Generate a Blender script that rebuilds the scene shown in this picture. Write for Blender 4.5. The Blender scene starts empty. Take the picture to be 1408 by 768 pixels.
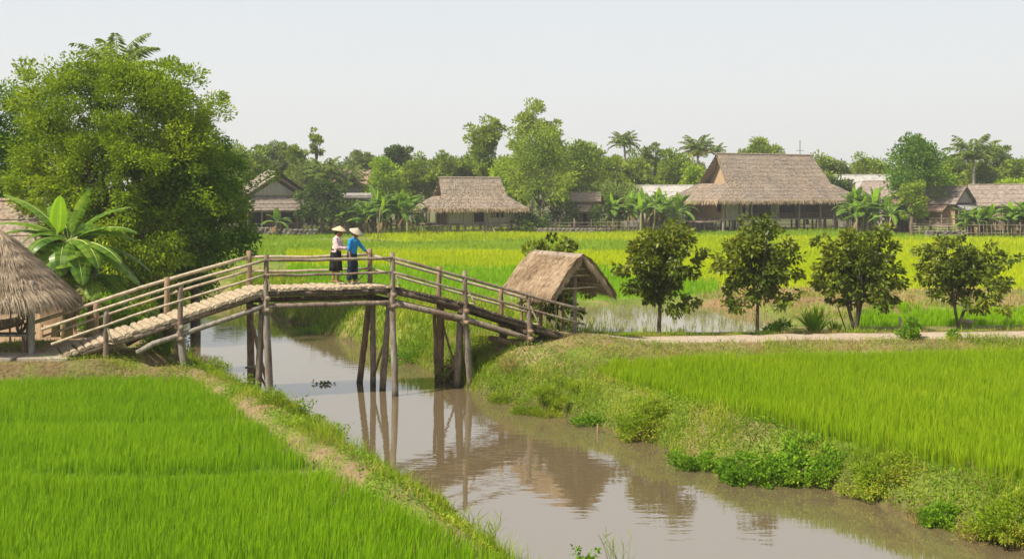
import bpy, math, random
import numpy as np
from mathutils import Vector, Matrix

# ------------------------------------------------------------------ basics
SC = bpy.context.scene
COL = SC.collection
F, CX, HY, CH = 1500.0, 704.0, 268.0, 4.1        # focal length (px), centre column, horizon row, eye height
RNG = np.random.default_rng(11)
random.seed(5)
R = math.radians

def P(px, py, Y):
    return np.array([(px - CX) / F * Y, Y, CH - (py - HY) * Y / F])

def G(px, py, z):
    Y = F * (CH - z) / (py - HY)
    return np.array([(px - CX) / F * Y, Y, z])

def PX(px, Y, z):
    return np.array([(px - CX) / F * Y, Y, z])

# smooth value noise
_NG = np.random.default_rng(3).random((64, 64))
def vnoise(x, y, s=1.0, o=0.0):
    x = np.asarray(x, float) / s + 17.3 + o; y = np.asarray(y, float) / s + 9.1 + o * 1.7
    xi = np.floor(x).astype(int); yi = np.floor(y).astype(int)
    fx = x - xi; fy = y - yi
    fx = fx * fx * (3 - 2 * fx); fy = fy * fy * (3 - 2 * fy)
    a = _NG[xi % 64, yi % 64]; b = _NG[(xi + 1) % 64, yi % 64]
    c = _NG[xi % 64, (yi + 1) % 64]; d = _NG[(xi + 1) % 64, (yi + 1) % 64]
    return (a * (1 - fx) + b * fx) * (1 - fy) + (c * (1 - fx) + d * fx) * fy

def inside(poly, x, y):
    x = np.asarray(x, float); y = np.asarray(y, float)
    r = np.zeros(x.shape, bool); n = len(poly); j = n - 1
    for i in range(n):
        xi, yi = poly[i][0], poly[i][1]; xj, yj = poly[j][0], poly[j][1]
        if yi != yj:
            r ^= ((yi > y) != (yj > y)) & (x < (xj - xi) * (y - yi) / (yj - yi) + xi)
        j = i
    return r

def distpoly(pts, x, y, closed=True):
    d = np.full(np.shape(x), 1e9); n = len(pts)
    for i in range(n if closed else n - 1):
        a = pts[i]; b = pts[(i + 1) % n]
        ux, uy = b[0] - a[0], b[1] - a[1]
        L = ux * ux + uy * uy + 1e-9
        t = np.clip(((x - a[0]) * ux + (y - a[1]) * uy) / L, 0, 1)
        d = np.minimum(d, np.hypot(x - a[0] - t * ux, y - a[1] - t * uy))
    return d

def sdist(poly, x, y):
    d = distpoly(poly, x, y)
    return np.where(inside(poly, x, y), -d, d)

def sstep(a, b, v):
    t = np.clip((v - a) / (b - a), 0, 1); return t * t * (3 - 2 * t)

# ------------------------------------------------------------------ mesh builder
class MB:
    def __init__(s):
        s.v = []; s.q = []; s.t = []; s.n = 0
    def add(s, v, q=None, t=None):
        v = np.asarray(v, float).reshape(-1, 3)
        if q is not None and len(q): s.q.append(np.asarray(q, int).reshape(-1, 4) + s.n)
        if t is not None and len(t): s.t.append(np.asarray(t, int).reshape(-1, 3) + s.n)
        s.v.append(v); s.n += len(v)
        return s
    def hexa(s, p):            # 4 bottom corners then 4 top corners (same winding)
        return s.add(p, q=[[3, 2, 1, 0], [4, 5, 6, 7], [0, 1, 5, 4], [1, 2, 6, 5], [2, 3, 7, 6], [3, 0, 4, 7]])
    def box(s, c, d, rz=0.0, rx=0.0, ry=0.0):
        m = Matrix.Rotation(rz, 3, 'Z') @ Matrix.Rotation(ry, 3, 'Y') @ Matrix.Rotation(rx, 3, 'X')
        p = []
        for z in (-1, 1):
            for x, y in ((-1, -1), (1, -1), (1, 1), (-1, 1)):
                p.append(np.array(m @ Vector((x * d[0] / 2, y * d[1] / 2, z * d[2] / 2))) + c)
        return s.hexa(p)
    def tube(s, pts, rad, n=8, cap=True, rough=0.0):
        pts = np.asarray(pts, float); k = len(pts)
        rad = np.broadcast_to(np.asarray(rad, float), (k,))
        tg = np.gradient(pts, axis=0); tg /= np.linalg.norm(tg, axis=1)[:, None] + 1e-9
        up = np.array([0, 0, 1.0])
        if abs(tg[0] @ up) > .9: up = np.array([1.0, 0, 0])
        V = []
        for i in range(k):
            a = np.cross(tg[i], up); a /= np.linalg.norm(a) + 1e-9
            b = np.cross(a, tg[i]); up = b
            th = np.arange(n) * 2 * math.pi / n
            rr = rad[i] * (1 + rough * (RNG.random(n) - .5))
            V.append(pts[i] + (np.cos(th) * rr)[:, None] * a + (np.sin(th) * rr)[:, None] * b)
        V = np.concatenate(V)
        i, j = np.meshgrid(np.arange(k - 1), np.arange(n), indexing='ij')
        j2 = (j + 1) % n
        q = np.stack([i * n + j, i * n + j2, (i + 1) * n + j2, (i + 1) * n + j], -1).reshape(-1, 4)
        t = []
        if cap:
            V = np.concatenate([V, pts[:1], pts[-1:]])
            for j in range(n):
                t.append([k * n, (j + 1) % n, j]); t.append([k * n + 1, (k - 1) * n + j, (k - 1) * n + (j + 1) % n])
        return s.add(V, q=q, t=t)
    def log(s, a, b, r0, r1=None, n=9, seg=6, wob=.012, rough=.12):
        a = np.asarray(a, float); b = np.asarray(b, float); r1 = r0 if r1 is None else r1
        t = np.linspace(0, 1, seg + 1)[:, None]
        L = np.linalg.norm(b - a)
        pts = a + (b - a) * t + (RNG.random((seg + 1, 3)) - .5) * wob * L ** .5 * np.sin(np.pi * t) * 2
        rad = r0 + (r1 - r0) * t[:, 0]
        rad = rad * (1 + rough * (RNG.random(seg + 1) - .5))
        return s.tube(pts, rad, n=n, rough=rough)
    def ell(s, c, r, n=14, m=9, rot=None):
        th = np.linspace(0, math.pi, m + 1); ph = np.arange(n) * 2 * math.pi / n
        V = np.array([[math.sin(a) * math.cos(b) * r[0], math.sin(a) * math.sin(b) * r[1], math.cos(a) * r[2]] for a in th[1:-1] for b in ph] + [[0, 0, r[2]], [0, 0, -r[2]]])
        if rot is not None: V = V @ np.array(rot).T
        q = [[i * n + j, (i + 1) * n + j, (i + 1) * n + (j + 1) % n, i * n + (j + 1) % n] for i in range(m - 2) for j in range(n)]
        t = [[(m - 1) * n, j, (j + 1) % n] for j in range(n)] + [[(m - 1) * n + 1, (m - 2) * n + (j + 1) % n, (m - 2) * n + j] for j in range(n)]
        return s.add(V + np.asarray(c), q=q, t=t)
    def capsule(s, a, b, r0, r1, n=10):
        s.tube([a, b], [r0, r1], n=n); s.ell(a, (r0,) * 3, 10, 7); return s.ell(b, (r1,) * 3, 10, 7)
    def build(s, name, mat, parent=None, loc=None, smooth=False):
        """vertices are in world space when loc is given (then stored relative to loc); else local to the parent"""
        V = np.concatenate(s.v) if s.v else np.zeros((0, 3))
        if loc is not None: V = V - np.asarray(loc, float)
        Q = np.concatenate(s.q) if s.q else np.zeros((0, 4), int)
        T = np.concatenate(s.t) if s.t else np.zeros((0, 3), int)
        me = bpy.data.meshes.new(name)
        me.vertices.add(len(V)); me.vertices.foreach_set('co', V.astype(np.float32).ravel())
        nl = Q.size + T.size; npol = len(Q) + len(T)
        me.loops.add(nl); me.polygons.add(npol)
        me.loops.foreach_set('vertex_index', np.concatenate([Q.ravel(), T.ravel()]).astype(np.int32))
        st = np.concatenate([np.arange(len(Q)) * 4, len(Q) * 4 + np.arange(len(T)) * 3]).astype(np.int32)
        me.polygons.foreach_set('loop_start', st)
        me.update(calc_edges=True)
        me.polygons.foreach_set('use_smooth', np.full(npol, bool(smooth)))
        me.materials.append(mat)
        o = bpy.data.objects.new(name, me); COL.objects.link(o)
        if parent is not None:
            o.parent = parent
        elif loc is not None:
            o.location = [float(c) for c in loc]
        return o

def tag(o, label=None, cat=None, group=None, kind=None):
    if label: o['label'] = label
    if cat: o['category'] = cat
    if group: o['group'] = group
    if kind: o['kind'] = kind
    return o

def thing(name, label, cat, loc=(0, 0, 0), rz=0.0, group=None):
    o = bpy.data.objects.new(name, None); COL.objects.link(o)
    o.empty_display_size = .3
    o.location = [float(c) for c in loc]; o.rotation_euler = (0, 0, rz)
    return tag(o, label, cat, group)

def copy_tree(o, parent=None):
    c = o.copy(); COL.objects.link(c); c.parent = parent
    for ch in [x for x in SC.objects if x.parent == o]: copy_tree(ch, c)
    return c

# ------------------------------------------------------------------ materials
def newmat(name):
    m = bpy.data.materials.new(name); m.use_nodes = True
    nt = m.node_tree; nt.nodes.clear()
    return m, nt, nt.nodes, nt.links

def ramp(N, cols):
    r = N.new('ShaderNodeValToRGB'); e = r.color_ramp.elements
    while len(e) < len(cols): e.new(0.5)
    for i, c in enumerate(cols):
        p, rgb = c if isinstance(c[1], (tuple, list)) else (i / (len(cols) - 1), c)
        e[i].position = p; e[i].color = (*rgb, 1)
    return r

def surf(name, cols, scale=4, stretch=(1, 1, 1), rough=.85, bump=.3, dist=.02, detail=6, spec=.3, cols2=None, scale2=.6, mixf=.5, lo=.3, hi=.7, stain=None):
    """noise driven colour + bump; optional second larger noise mixing to a second colour"""
    m, nt, N, L = newmat(name)
    out = N.new('ShaderNodeOutputMaterial'); b = N.new('ShaderNodeBsdfPrincipled')
    tc = N.new('ShaderNodeTexCoord'); mp = N.new('ShaderNodeMapping'); mp.inputs['Scale'].default_value = stretch
    L.new(tc.outputs['Object'], mp.inputs['Vector'])
    nz = N.new('ShaderNodeTexNoise'); nz.inputs['Scale'].default_value = scale; nz.inputs['Detail'].default_value = detail; nz.inputs['Roughness'].default_value = .65
    L.new(mp.outputs['Vector'], nz.inputs['Vector'])
    mr = N.new('ShaderNodeMapRange'); mr.inputs['From Min'].default_value = lo; mr.inputs['From Max'].default_value = hi
    L.new(nz.outputs['Fac'], mr.inputs['Value'])
    r = ramp(N, cols); L.new(mr.outputs['Result'], r.inputs['Fac'])
    c = r.outputs['Color']
    if cols2:
        n2 = N.new('ShaderNodeTexNoise'); n2.inputs['Scale'].default_value = scale2; n2.inputs['Detail'].default_value = 4
        L.new(tc.outputs['Object'], n2.inputs['Vector'])
        r2 = ramp(N, [(mixf - .08, (0, 0, 0)), (mixf + .08, (1, 1, 1))]); L.new(n2.outputs['Fac'], r2.inputs['Fac'])
        mx = N.new('ShaderNodeMix'); mx.data_type = 'RGBA'
        L.new(r2.outputs['Color'], mx.inputs['Factor']); L.new(c, mx.inputs[6])
        r3 = ramp(N, cols2); L.new(mr.outputs['Result'], r3.inputs['Fac']); L.new(r3.outputs['Color'], mx.inputs[7])
        c = mx.outputs[2]
    if stain is not None:      # tide mark: the timber is dark and algae stained up to a ragged line
        sx = N.new('ShaderNodeSeparateXYZ'); L.new(tc.outputs['Object'], sx.inputs[0])
        ad = N.new('ShaderNodeMath'); ad.operation = 'MULTIPLY_ADD'; ad.inputs[1].default_value = .35; L.new(nz.outputs['Fac'], ad.inputs[0]); L.new(sx.outputs['Z'], ad.inputs[2])
        ms = N.new('ShaderNodeMapRange'); ms.inputs['From Min'].default_value = stain + .12; ms.inputs['From Max'].default_value = stain + .42; L.new(ad.outputs[0], ms.inputs['Value'])
        m2 = N.new('ShaderNodeMix'); m2.data_type = 'RGBA'; L.new(ms.outputs['Result'], m2.inputs['Factor']); m2.inputs[6].default_value = (.035, .034, .022, 1); L.new(c, m2.inputs[7]); c = m2.outputs[2]
    L.new(c, b.inputs['Base Color'])
    b.inputs['Roughness'].default_value = rough; b.inputs['Specular IOR Level'].default_value = spec
    bp = N.new('ShaderNodeBump'); bp.inputs['Strength'].default_value = bump; bp.inputs['Distance'].default_value = dist
    L.new(nz.outputs['Fac'], bp.inputs['Height']); L.new(bp.outputs['Normal'], b.inputs['Normal'])
    L.new(b.outputs['BSDF'], out.inputs['Surface'])
    return m

GAIN = {'olive_leaves': (1.45, 1.5, .9), 'deep_green_leaves': (1.7, 1.6, 1.0), 'tree_dark_leaves': (1.5, 1.35, .9), 'mid_green_leaves': (1.75, 1.5, 1.0), 'fresh_green_leaves': (1.75, 1.45, 1.0),
        'greyish_leaves': (1.4, 1.35, .9), 'orchard_leaves': (1.75, 1.75, 1.0), 'bank_grass': (1.25, 1.15, .7), 'dry_grass': (1.15, 1.05, .9), 'broad_weed_leaves': (1.2, 1.05, .9), 'young_rice': (1.08, 1.03, .6), 'ripening_rice': (1.02, .96, .6),
        'banana_leaf': (1.2, 1.0, .9), 'palm_leaf': (1.3, 1.2, 1), 'green_field_rice': (1.2, 1.2, .8), 'grassy_green_rice': (1.3, 1.2, .7), 'yellow_green_rice': (1.0, 1.05, .8)}
def leafmat(name, cols, transl=.35, rough=.5, patch=None, pscale=.3, spec=.35, tcol=1.3, namp=1.5):
    """thin leaves: colour differs leaf by leaf, with patches by noise; light passes through"""
    m, nt, N, L = newmat(name)
    k = GAIN.get(name, (1, 1, 1)); cols = [tuple(min(v * q, .8) for v, q in zip(c, k)) for c in cols]; spec = spec * (.6 if name in ('banana_leaf', 'orchard_leaves', 'new_banana_leaf') else .12)
    out = N.new('ShaderNodeOutputMaterial'); b = N.new('ShaderNodeBsdfPrincipled')
    g = N.new('ShaderNodeNewGeometry'); r = ramp(N, cols)
    tc = N.new('ShaderNodeTexCoord'); n2 = N.new('ShaderNodeTexNoise'); n2.inputs['Scale'].default_value = pscale; n2.inputs['Detail'].default_value = 3
    L.new(tc.outputs['Object'], n2.inputs['Vector'])
    ad = N.new('ShaderNodeMath'); ad.operation = 'MULTIPLY_ADD'; ad.inputs[1].default_value = .55
    L.new(g.outputs['Random Per Island'], ad.inputs[0])
    ms = N.new('ShaderNodeMath'); ms.operation = 'MULTIPLY_ADD'; ms.inputs[1].default_value = namp; ms.inputs[2].default_value = .23 - namp * .5
    L.new(n2.outputs['Fac'], ms.inputs[0]); L.new(ms.outputs[0], ad.inputs[2])
    L.new(ad.outputs[0], r.inputs['Fac'])
    L.new(r.outputs['Color'], b.inputs['Base Color'])
    b.inputs['Roughness'].default_value = rough; b.inputs['Specular IOR Level'].default_value = spec
    t = N.new('ShaderNodeBsdfTranslucent'); hs = N.new('ShaderNodeHueSaturation'); hs.inputs['Value'].default_value = tcol; hs.inputs['Hue'].default_value = .485
    L.new(r.outputs['Color'], hs.inputs['Color']); L.new(hs.outputs['Color'], t.inputs['Color'])
    mx = N.new('ShaderNodeMixShader'); mx.inputs['Fac'].default_value = transl
    L.new(b.outputs['BSDF'], mx.inputs[1]); L.new(t.outputs['BSDF'], mx.inputs[2]); L.new(mx.outputs['Shader'], out.inputs['Surface'])
    return m

M = {}
M['wood'] = surf('weathered_wood', [(.10, .08, .065), (.25, .205, .165), (.36, .31, .26)], 14, (1, 1, .25), .85, .5, .01, cols2=[(.07, .05, .04), (.18, .13, .10), (.26, .20, .15)], scale2=1.2)
M['wood_dark'] = surf('old_dark_wood', [(.035, .026, .02), (.10, .075, .058), (.17, .13, .10)], 12, (1, 1, .3), .85, .5, .01)
M['wood_grey'] = surf('bleached_grey_wood', [(.12, .105, .09), (.24, .215, .19), (.36, .335, .305)], 14, (1, 1, .2), .85, .5, .01)
M['wood_brown'] = surf('warm_brown_wood', [(.12, .075, .045), (.25, .17, .11), (.36, .26, .18)], 12, (1, 1, .2), .8, .4, .01)
M['leg_grey'] = surf('stained_grey_post', [(.12, .105, .09), (.24, .215, .19), (.36, .335, .305)], 14, (1, 1, .2), .85, .5, .01, cols2=[(.08, .065, .05), (.18, .15, .125), (.27, .235, .20)], scale2=1.6, stain=-1.15)
M['leg_brown'] = surf('stained_brown_post', [(.10, .065, .04), (.22, .15, .10), (.32, .235, .17)], 12, (1, 1, .2), .8, .4, .01, stain=-1.15)
M['leg_wood'] = surf('stained_post', [(.09, .07, .055), (.21, .17, .135), (.31, .265, .22)], 14, (1, 1, .25), .85, .5, .01, stain=-1.15)
M['bamboo'] = surf('dry_bamboo', [(.24, .19, .13), (.42, .35, .26), (.54, .46, .36)], 10, (1, 1, 1), .6, .25, .006)
M['planks'] = surf('split_bamboo_planks', [(.15, .115, .075), (.35, .285, .20), (.52, .44, .32)], 9, (1, 1, 1), .8, .4, .01)
M['lash'] = surf('fibre_lashing', [(.05, .04, .03), (.16, .12, .09)], 60, (1, 1, 3), .9, .8, .01)
M['bark'] = surf('bark', [(.045, .035, .026), (.12, .095, .07), (.20, .165, .13)], 9, (1, 1, .3), .9, .7, .03)
M['bark_pale'] = surf('pale_bark', [(.20, .18, .15), (.38, .35, .30)], 6, (1, 1, .4), .85, .4, .02)
M['thatch'] = surf('thatch', [(.12, .092, .068), (.30, .235, .18), (.46, .37, .29)], 5, (1.6, 1.6, .8), .95, .8, .06, cols2=[(.12, .10, .08), (.26, .22, .185), (.38, .33, .28)], scale2=.35)
M['thatch_near'] = leafmat('thatch_straw', [(.10, .076, .055), (.25, .195, .14), (.40, .325, .24), (.52, .43, .32)], .1, .8, pscale=1.2, spec=.2)
M['thatch_far'] = leafmat('far_roof_straw', [(.11, .088, .072), (.25, .205, .17), (.39, .33, .28), (.52, .45, .39)], .1, .85, pscale=.5, spec=.15, namp=.9)
M['thatch_tan'] = leafmat('tan_straw', [(.17, .115, .07), (.34, .25, .165), (.48, .37, .26), (.56, .46, .34)], .1, .8, pscale=1.2, spec=.2)
M['tile'] = surf('weathered_roof_sheets', [(.11, .09, .078), (.23, .19, .165), (.33, .28, .245)], 3, (1, 1, 1), .9, .5, .04)
M['tile_grey'] = surf('pale_grey_roof', [(.22, .215, .21), (.36, .35, .34), (.46, .45, .44)], 2.5, (1, 1, 1), .85, .4, .03)
M['tile_red'] = surf('faded_red_roof', [(.20, .13, .10), (.32, .225, .18)], 3, (1, 1, 1), .9, .4, .03)
M['board_grey'] = surf('grey_board_wall', [(.17, .155, .135), (.30, .28, .25), (.38, .355, .32)], 3, (4, 4, .3), .9, .4, .02)
M['board_warm'] = surf('warm_woven_wall', [(.26, .17, .10), (.46, .32, .20), (.55, .41, .28)], 3, (4, 4, .4), .9, .4, .02)
M['board_brown'] = surf('brown_plank_wall', [(.08, .055, .04), (.18, .13, .10), (.24, .18, .14)], 3, (4, 4, .3), .9, .4, .02)
M['dark'] = surf('painted_room_shade', [(.008, .009, .012), (.02, .021, .026)], 3, (1, 1, 1), .9, .1, .02)  # near-black colour standing in for the shade inside the houses
M['red'] = surf('dull_red_paint', [(.13, .035, .025), (.22, .06, .045)], 4, (1, 1, 1), .7, .2, .01)
M['stone'] = surf('rough_stone', [(.07, .065, .05), (.18, .165, .14), (.27, .25, .21)], 5, (1, 1, 1), .95, .8, .06)
M['concrete'] = surf('concrete_slab', [(.30, .25, .20), (.44, .38, .32)], 5, (1, 1, 1), .9, .3, .01)
M['metal'] = surf('dark_metal', [(.03, .03, .03), (.08, .075, .07)], 8, (1, 1, 1), .4, .2, .005, spec=.6)
M['blade_l'] = leafmat('young_rice', [(.115, .25, .010), (.165, .34, .014), (.21, .40, .018), (.30, .45, .03)], .45, .5, pscale=.35, spec=.25, namp=.6)
M['blade_r'] = leafmat('ripening_rice', [(.15, .29, .010), (.21, .38, .012), (.27, .43, .018), (.42, .46, .06)], .45, .5, pscale=.3, spec=.25, namp=.6)
M['blade_far'] = leafmat('green_field_rice', [(.12, .25, .008), (.17, .33, .010), (.22, .38, .012)], .4, .6, pscale=.08, spec=.15)
M['blade_yel'] = leafmat('yellow_green_rice', [(.26, .35, .006), (.37, .44, .006), (.45, .49, .010)], .4, .6, pscale=.08, spec=.15)
M['blade_mid'] = leafmat('grassy_green_rice', [(.13, .24, .025), (.18, .30, .03), (.24, .36, .03)], .4, .6, pscale=.08, spec=.15)
M['grass'] = leafmat('bank_grass', [(.07, .145, .012), (.14, .25, .022), (.23, .34, .035), (.38, .36, .12)], .35, .6, pscale=.9, spec=.2)
M['drygrass'] = leafmat('dry_grass', [(.17, .17, .05), (.30, .25, .11), (.44, .35, .19)], .3, .7, pscale=.8, spec=.15)
M['weed'] = leafmat('broad_weed_leaves', [(.05, .14, .012), (.10, .25, .018), (.17, .35, .025), (.28, .42, .05)], .35, .45, pscale=1.1, spec=.4)
M['leaf_big'] = leafmat('olive_leaves', [(.055, .095, .008), (.10, .165, .012), (.165, .23, .017), (.27, .32, .025)], .3, .5, pscale=.35, spec=.3)
M['leaf_dark'] = leafmat('deep_green_leaves', [(.022, .06, .010), (.045, .105, .014), (.08, .16, .02), (.13, .22, .03)], .25, .45, pscale=.4, spec=.35)
M['leaf_orch'] = leafmat('orchard_leaves', [(.022, .036, .008), (.045, .068, .010), (.085, .11, .014), (.20, .21, .03)], .25, .42, pscale=.7, spec=.4)
M['leaf_mid'] = leafmat('mid_green_leaves', [(.06, .12, .018), (.11, .19, .026), (.17, .26, .034), (.26, .34, .05)], .3, .55, pscale=.15, spec=.25)
M['leaf_bright'] = leafmat('fresh_green_leaves', [(.08, .18, .012), (.14, .27, .018), (.21, .35, .025), (.30, .42, .04)], .35, .5, pscale=.15, spec=.25)
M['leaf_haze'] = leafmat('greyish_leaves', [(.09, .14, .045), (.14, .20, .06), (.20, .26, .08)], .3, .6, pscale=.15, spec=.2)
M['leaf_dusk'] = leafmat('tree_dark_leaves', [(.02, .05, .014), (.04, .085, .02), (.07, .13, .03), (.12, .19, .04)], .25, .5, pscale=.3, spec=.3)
M['banana'] = leafmat('banana_leaf', [(.04, .13, .012), (.075, .20, .02), (.13, .28, .03), (.20, .36, .04)], .4, .35, pscale=.9, spec=.5)
M['banana_new'] = leafmat('new_banana_leaf', [(.26, .48, .01), (.34, .58, .015)], .5, .35, spec=.4)
M['banana_rib'] = surf('leaf_midrib', [(.26, .34, .08), (.40, .46, .14)], 6, rough=.5, bump=.1)
M['banana_dry'] = leafmat('dry_banana_leaf', [(.12, .075, .035), (.25, .17, .09), (.36, .26, .15)], .25, .8, pscale=1, spec=.1)
M['banana_stem'] = surf('banana_stem', [(.10, .09, .04), (.22, .20, .09), (.24, .28, .10)], 5, (1, 1, .4), .6, .3, .01)
M['seedling'] = leafmat('seedling_blades', [(.16, .22, .05), (.26, .31, .09), (.38, .40, .16)], .35, .6, pscale=.8, spec=.2)
M['palm'] = leafmat('palm_leaf', [(.06, .11, .02), (.10, .17, .03), (.17, .24, .05)], .3, .45, pscale=.5, spec=.4)
HAZE = 0.0006
# ------------------------------------------------------------------ terrain
CAN_L = [(-46, 52), (-34, 52), (-24, 49.5), (-17.5, 45), (-13.4, 40), (-11.0, 36.0), (-9.4, 32.5), (-8.0, 29.8), (-7.1, 28.3), (-5.3, 25.3), (-4.4, 24.0),
         (-3.6, 22.3), (-2.9, 20.7), (-2.05, 19.4), (-1.45, 18.3), (-.72, 16.8), (-.25, 15.5), (.65, 13.5), (3, 9), (6, 4), (9, -3)]
CAN_R = [(-46, 60), (-34, 60), (-22, 58.5), (-15, 54.5), (-10.8, 48.6), (-9.0, 45.2), (-6.9, 41.3), (-4.6, 37.0), (-3.1, 34.4), (-1.9, 31.4), (-1.0, 29.3),
         (.5, 27.3), (1.35, 26.1), (2.2, 24.7), (2.9, 23.5), (3.5, 22.1), (4.3, 20.9), (5.3, 20.1), (6.0, 19.2), (6.6, 18.2), (7.2, 17.1), (7.9, 15.9), (9.5, 13), (12, 9), (15, 4), (18, -3)]
CANAL = CAN_L + CAN_R[::-1]
WZ = -1.2
def gl(lst, z): return [tuple(G(a, b, z)[:2]) for a, b in lst]
PAD_L = gl([(256, 522), (300, 548), (354, 587), (408, 630), (480, 670), (562, 712), (662, 766), (755, 826)], -.42) + [(1.7, 9.5), (-30, 9.5), (-30, 26.1), (-12, 26.15)]
PAD_R = gl([(818, 521), (860, 534), (920, 550), (1000, 572), (1100, 597), (1200, 622), (1300, 645), (1408, 668), (1560, 705)], -.5) + [(26, 14), (26, 31.6), (14.6, 30.9), (8.1, 30.0), (4.3, 29.2), (2.6, 28.4)]
WET = gl([(752, 457), (900, 458), (1052, 458), (1085, 446), (1052, 432), (985, 421), (860, 419), (715, 421)], -.35)
STRIP = gl([(1172, 453), (1300, 452), (1408, 450), (1640, 446), (1640, 424), (1408, 428), (1290, 430), (1185, 434)], -.4)
FZ = -.4
FIELDS = {   # name: (polygon in photo px on the field plane, ground tint id, leaf material, height)
    'green_rice_field': ([(392, 381), (430, 400), (520, 409), (640, 414), (800, 416.5), (930, 414), (990, 406), (985, 392), (860, 389), (850, 373), (640, 373), (480, 371), (400, 368)], 1, 'blade_far', .42),
    'yellow_rice_field': ([(395, 366.5), (480, 369.5), (640, 371.5), (852, 371.5), (862, 387.5), (988, 390), (990, 399), (1200, 400), (1408, 402), (1700, 404), (1700, 354), (1408, 353), (1150, 352.5), (900, 351), (700, 350), (540, 349.5), (395, 350)], 2, 'blade_yel', .40),
    'grassy_rice_field': ([(280, 362), (300, 366), (392, 365), (393, 349), (540, 348.5), (700, 349), (896, 349.5), (890, 334.5), (700, 333), (560, 336), (420, 333), (280, 334)], 3, 'blade_mid', .36),
    'far_yellow_rice_field': ([(560, 334.5), (700, 331.7), (894, 333.2), (900, 350), (1150, 350.5), (1408, 351.5), (1700, 352), (1700, 334), (1408, 333), (1150, 331.5), (905, 329.5), (880, 321), (640, 320), (590, 323), (500, 329)], 2, 'blade_yel', .55),
    'far_green_rice_field': ([(906, 328.5), (1150, 330.5), (1408, 332), (1700, 333), (1700, 321.5), (1408, 321.5), (1200, 318.3), (905, 318.3)], 3, 'blade_mid', .40),
    'left_far_rice_field': ([(330, 332), (420, 331.5), (500, 327.5), (580, 322.5), (540, 321), (440, 323), (330, 326)], 3, 'blade_mid', .36),
}
FPOLY = {k: gl(v[0], FZ) for k, v in FIELDS.items()}
PATH = [(1.9, 31.1), (3.0, 31.3), (5.5, 31.6), (9, 32.1), (13, 32.5), (18, 33.0), (30, 33.9), (60, 36.5), (120, 43)]
YARD = [(-60, 26.75), (-12.5, 26.75), (-10.2, 26.7), (-9.5, 28.6), (-10.6, 31), (-12.4, 33.5), (-14.5, 37), (-19, 40), (-60, 42)]
TRAIL = [(-9.6, 26.6), (-8.0, 26.1), (-6.6, 24.6), (-5.0, 21.6), (-3.5, 19.0), (-2.15, 17.05), (-.95, 15.1), (.4, 12.6), (1.9, 9)]

def height(x, y):
    x = np.asarray(x, float); y = np.asarray(y, float)
    base = np.full(x.shape, -.27)
    base = base + .07 * (vnoise(x, y, 1.7) - .5) + .05 * (vnoise(x, y, .6, 4) - .5)
    far = sstep(33.5, 36, y + 0 * x)
    base = base * (1 - far) + (FZ + .06 + .08 * (vnoise(x, y, 2.5, 2) - .5)) * far
    yd = sdist(YARD, x, y)
    base = np.maximum(base, -.27 + .29 * sstep(1.0, -.1, yd) + .02 * vnoise(x, y, .8, 3))
    dp = distpoly(PATH, x, y, False)
    base = np.maximum(base, -.5 + .42 * sstep(2.0, .7, dp) + .03 * vnoise(x, y, .7, 5))
    mound = np.hypot((x - 1.5) / 2.0, (y - 30.3) / 1.7)
    base = base + np.where(mound < 1.6, .30 * sstep(1.6, .2, mound), 0)
    # paddies
    for poly, z in ((PAD_L, -.5), (PAD_R, -.5), (WET, -.43), (STRIP, -.42)):
        sd = sdist(poly, x, y)
        k = sstep(.35, -.05, sd); base = base * (1 - k) + (z + .02 * vnoise(x, y, .3, 7)) * k
    # earth bank behind the wet paddy
    d = distpoly([tuple(G(1010, 424, -.35)[:2]), tuple(G(1100, 424, -.3)[:2]), tuple(G(1200, 426, -.3)[:2])], x, y, False)
    base = base + .38 * sstep(2.4, .3, d) * (1 - sstep(.3, -.1, sdist(WET, x, y)))
    # village ground and beyond
    v = sstep(121, 126, y - .02 * np.abs(x)); base = base * (1 - v) + (-.12 + .15 * (vnoise(x, y, 9, 1) - .5)) * v
    # canal
    cd = sdist(CANAL, x, y)
    cdn = cd + .22 * (vnoise(x, y, .8, 8) - .5) * np.clip(cd + .3, 0, 1)
    prof = np.interp(cdn, [-3, -1, -.2, 0, .15, .55, 1.0, 1.7], [-2.2, -1.8, -1.4, WZ - .04, -1.03, -.72, -.42, 0])
    k = sstep(2.0, .9, cdn)
    low = np.interp(cdn + .14 * (vnoise(x, y, .45, 9) - .5), [-3, -1, -.2, 0, .12, .45, 1.0, 2.1], [-2.2, -1.8, -1.4, WZ - .04, -.96, -.62, -.30, .5])
    base = np.minimum(base, low)
    return base

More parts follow.
